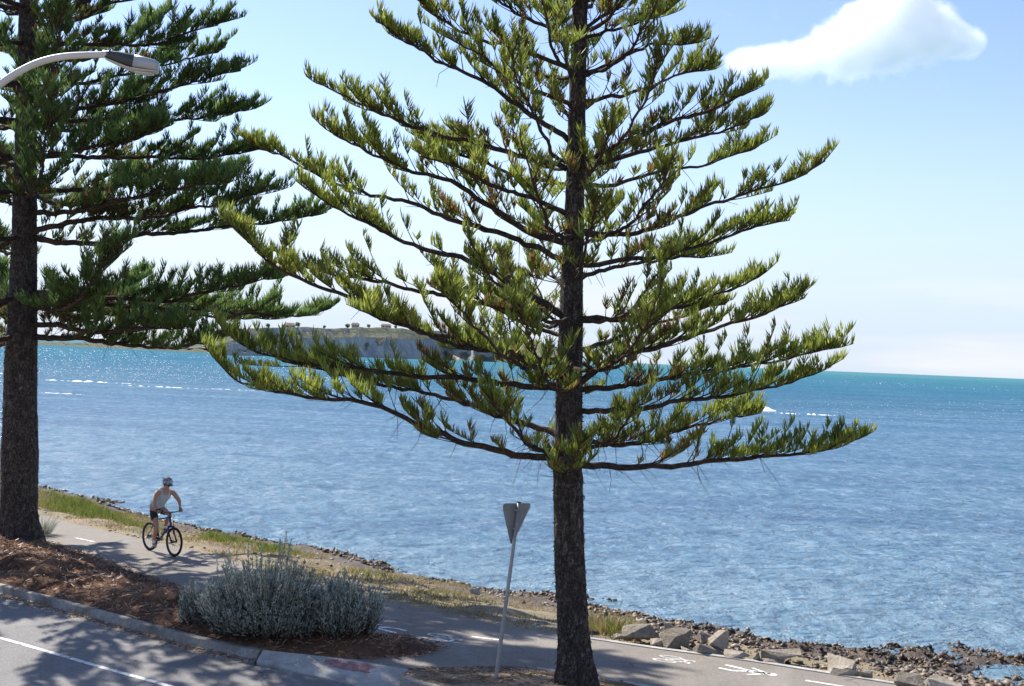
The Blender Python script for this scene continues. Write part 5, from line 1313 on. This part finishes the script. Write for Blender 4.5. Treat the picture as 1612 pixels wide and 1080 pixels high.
wave(70, 215, 598, .16, 1.3, 5); wave(190, 330, 606.5, .12, .9, 6); wave(-40, 30, 586, .15, 1.5, 7); wave(60, 135, 618, .09, .7, 8); wave(330, 420, 612, .07, .6, 9)  # left streaks: foam and sun glint as white ridges

# sun glints put in as small white flecks, thickest on the left where the water glitters
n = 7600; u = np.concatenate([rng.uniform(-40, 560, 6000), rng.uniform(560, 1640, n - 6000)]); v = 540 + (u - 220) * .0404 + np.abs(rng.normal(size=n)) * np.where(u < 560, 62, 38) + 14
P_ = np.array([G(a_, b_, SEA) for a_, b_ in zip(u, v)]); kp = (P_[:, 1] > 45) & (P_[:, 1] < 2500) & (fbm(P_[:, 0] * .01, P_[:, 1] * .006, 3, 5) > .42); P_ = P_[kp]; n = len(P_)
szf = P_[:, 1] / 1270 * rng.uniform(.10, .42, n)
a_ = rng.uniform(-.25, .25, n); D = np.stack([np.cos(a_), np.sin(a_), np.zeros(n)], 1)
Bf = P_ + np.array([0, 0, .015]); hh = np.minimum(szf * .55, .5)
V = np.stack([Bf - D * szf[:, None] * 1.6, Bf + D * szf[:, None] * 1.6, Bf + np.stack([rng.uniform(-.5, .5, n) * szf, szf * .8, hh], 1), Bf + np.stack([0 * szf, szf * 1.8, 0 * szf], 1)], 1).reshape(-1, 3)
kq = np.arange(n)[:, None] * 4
kind(fast_mesh('glint_flecks', V, np.concatenate([kq + np.array([0, 1, 2]), kq + np.array([1, 3, 2]), kq + np.array([3, 0, 2])]), M['foam_and_glint']), 'stuff')

# ------------------------------------------------------------------ cloud: a real volume far out over the sea
def cloud():
    Yc = 2600.0
    blobs = [(1158, 101, 34), (1180, 99, 40), (1200, 98, 42), (1225, 97, 46), (1262, 95, 50), (1300, 80, 62), (1345, 55, 78), (1395, 35, 85), (1440, 25, 78), (1480, 52, 62), (1515, 68, 46), (1340, 95, 55), (1400, 85, 62), (1455, 78, 50), (1535, 70, 32), (1405, -20, 60)]
    cs = [(W(u, v, Yc), r_ * Yc / F) for u, v, r_ in blobs]
    c0 = W(1345, 60, Yc)
    m, nt, out = mat('cloud_volume')
    co = N(nt, 'ShaderNodeTexCoord').outputs['Object']
    nz1 = N(nt, 'ShaderNodeTexNoise'); nz1.inputs['Scale'].default_value = .017; nz1.inputs['Detail'].default_value = 5; nz1.inputs['Roughness'].default_value = .55
    nt.links.new(co, nz1.inputs['Vector'])
    acc = None
    for c, r_ in cs:
        d = N(nt, 'ShaderNodeVectorMath', operation='DISTANCE'); nt.links.new(co, d.inputs[0]); d.inputs[1].default_value = tuple(c - c0)
        f = mapr(nt, d.outputs['Value'], 0, r_, 1, 0, 'SMOOTHSTEP')
        acc = f if acc is None else mathn(nt, 'ADD', acc, f)
    nz2 = N(nt, 'ShaderNodeTexNoise'); nz2.inputs['Scale'].default_value = .032; nz2.inputs['Detail'].default_value = 6; nz2.inputs['Roughness'].default_value = .65
    nt.links.new(co, nz2.inputs['Vector'])
    f = mathn(nt, 'ADD', acc, mathn(nt, 'MULTIPLY', mathn(nt, 'SUBTRACT', nz1.outputs['Fac'], .5), .75))
    f = mathn(nt, 'ADD', f, mathn(nt, 'MULTIPLY', mathn(nt, 'SUBTRACT', nz2.outputs['Fac'], .5), 1.15))
    dn = mapr(nt, f, .22, .95, 0, .034, 'SMOOTHSTEP')
    vol = N(nt, 'ShaderNodeVolumePrincipled'); vol.inputs['Color'].default_value = (1, 1, 1, 1); vol.inputs['Anisotropy'].default_value = .25
    nt.links.new(dn, vol.inputs['Density']); nt.links.new(vol.outputs[0], out.inputs['Volume'])
    lo = np.min([c - r_ for c, r_ in cs], 0) - c0; hi = np.max([c + r_ for c, r_ in cs], 0) - c0
    mb = MB(); mb.box((lo + hi) / 2, hi - lo); o = mb.build('cloud', m); o.location = tuple(c0); kind(o)
cloud()

# ------------------------------------------------------------------ sky, sun, camera
SKY_STR = .10; SKY_TINT = (.97, .905, 1.0); HORIZON = (3.35, 4.03, 4.95); CIRRUS = (4.9, 4.95, 5.0)
w = bpy.data.worlds.new('World'); scene.world = w; w.use_nodes = True
nt = w.node_tree; bg = nt.nodes['Background']
sky = nt.nodes.new('ShaderNodeTexSky'); sky.sky_type = 'NISHITA'; sky.sun_disc = False
sky.sun_elevation = SUN_EL; sky.sun_rotation = math.atan2(SUN_DIR.x, SUN_DIR.y)
sky.air_density = 1.0; sky.dust_density = .2; sky.ozone_density = 2.5; sky.altitude = 0
tc = nt.nodes.new('ShaderNodeTexCoord'); sp = nt.nodes.new('ShaderNodeSeparateXYZ'); nt.links.new(tc.outputs['Generated'], sp.inputs[0])
low = mapr(nt, sp.outputs['Z'], 0.0, .25, 1, 0, 'SMOOTHSTEP')
low = mathn(nt, 'POWER', low, 1.3)
skc = mixc(nt, mathn(nt, 'MULTIPLY', low, .92), mixc(nt, 1.0, sky.outputs[0], SKY_TINT, 'MULTIPLY'), HORIZON)
mp = nt.nodes.new('ShaderNodeMapping'); mp.inputs['Scale'].default_value = (2.2, 2.2, 22); nt.links.new(tc.outputs['Generated'], mp.inputs['Vector'])
ci = noise(nt, mp.outputs['Vector'], 1.5, 6, .55, .3)
ci = mathn(nt, 'MULTIPLY', mapr(nt, ci, .47, .70, 0, .75), mapr(nt, sp.outputs['Z'], .012, .13, 1, 0, 'SMOOTHSTEP'))
skc = mixc(nt, ci, skc, CIRRUS)
nt.links.new(skc, bg.inputs['Color']); bg.inputs['Strength'].default_value = SKY_STR
sl = bpy.data.lights.new('sun', 'SUN'); sl.energy = 4.6; sl.angle = math.radians(.5); sl.color = (1, .955, .88)
so = bpy.data.objects.new('sun', sl); COL.objects.link(so); so.rotation_euler = SUN_DIR.to_track_quat('Z', 'Y').to_euler(); so.location = (-20, 20, 40)

cam = bpy.data.cameras.new('camera'); co = bpy.data.objects.new('camera', cam); COL.objects.link(co)
cam.sensor_fit = 'HORIZONTAL'; cam.sensor_width = 36; cam.lens = F / 1612 * 36; cam.clip_start = .1; cam.clip_end = 120000
upw = Vector((0, -SP, CP)); right = Vector((CT, 0, 0)) + upw * ST; upc = Vector((-ST, 0, 0)) + upw * CT; fw = Vector((0, CP, SP))
R = Matrix((right, upc, -fw)).transposed().to_4x4(); R.translation = Vector((0, 0, HC)); co.matrix_world = R
scene.camera = co
scene.view_settings.view_transform = 'Standard'; scene.view_settings.look = 'None'; scene.view_settings.gamma = 1; scene.view_settings.exposure = 1.0
c = scene.cycles; c.max_bounces = 10; c.diffuse_bounces = 3; c.glossy_bounces = 3; c.transmission_bounces = 3; c.transparent_max_bounces = 8; c.volume_bounces = 14
c.sample_clamp_indirect = 6; c.use_denoising = True
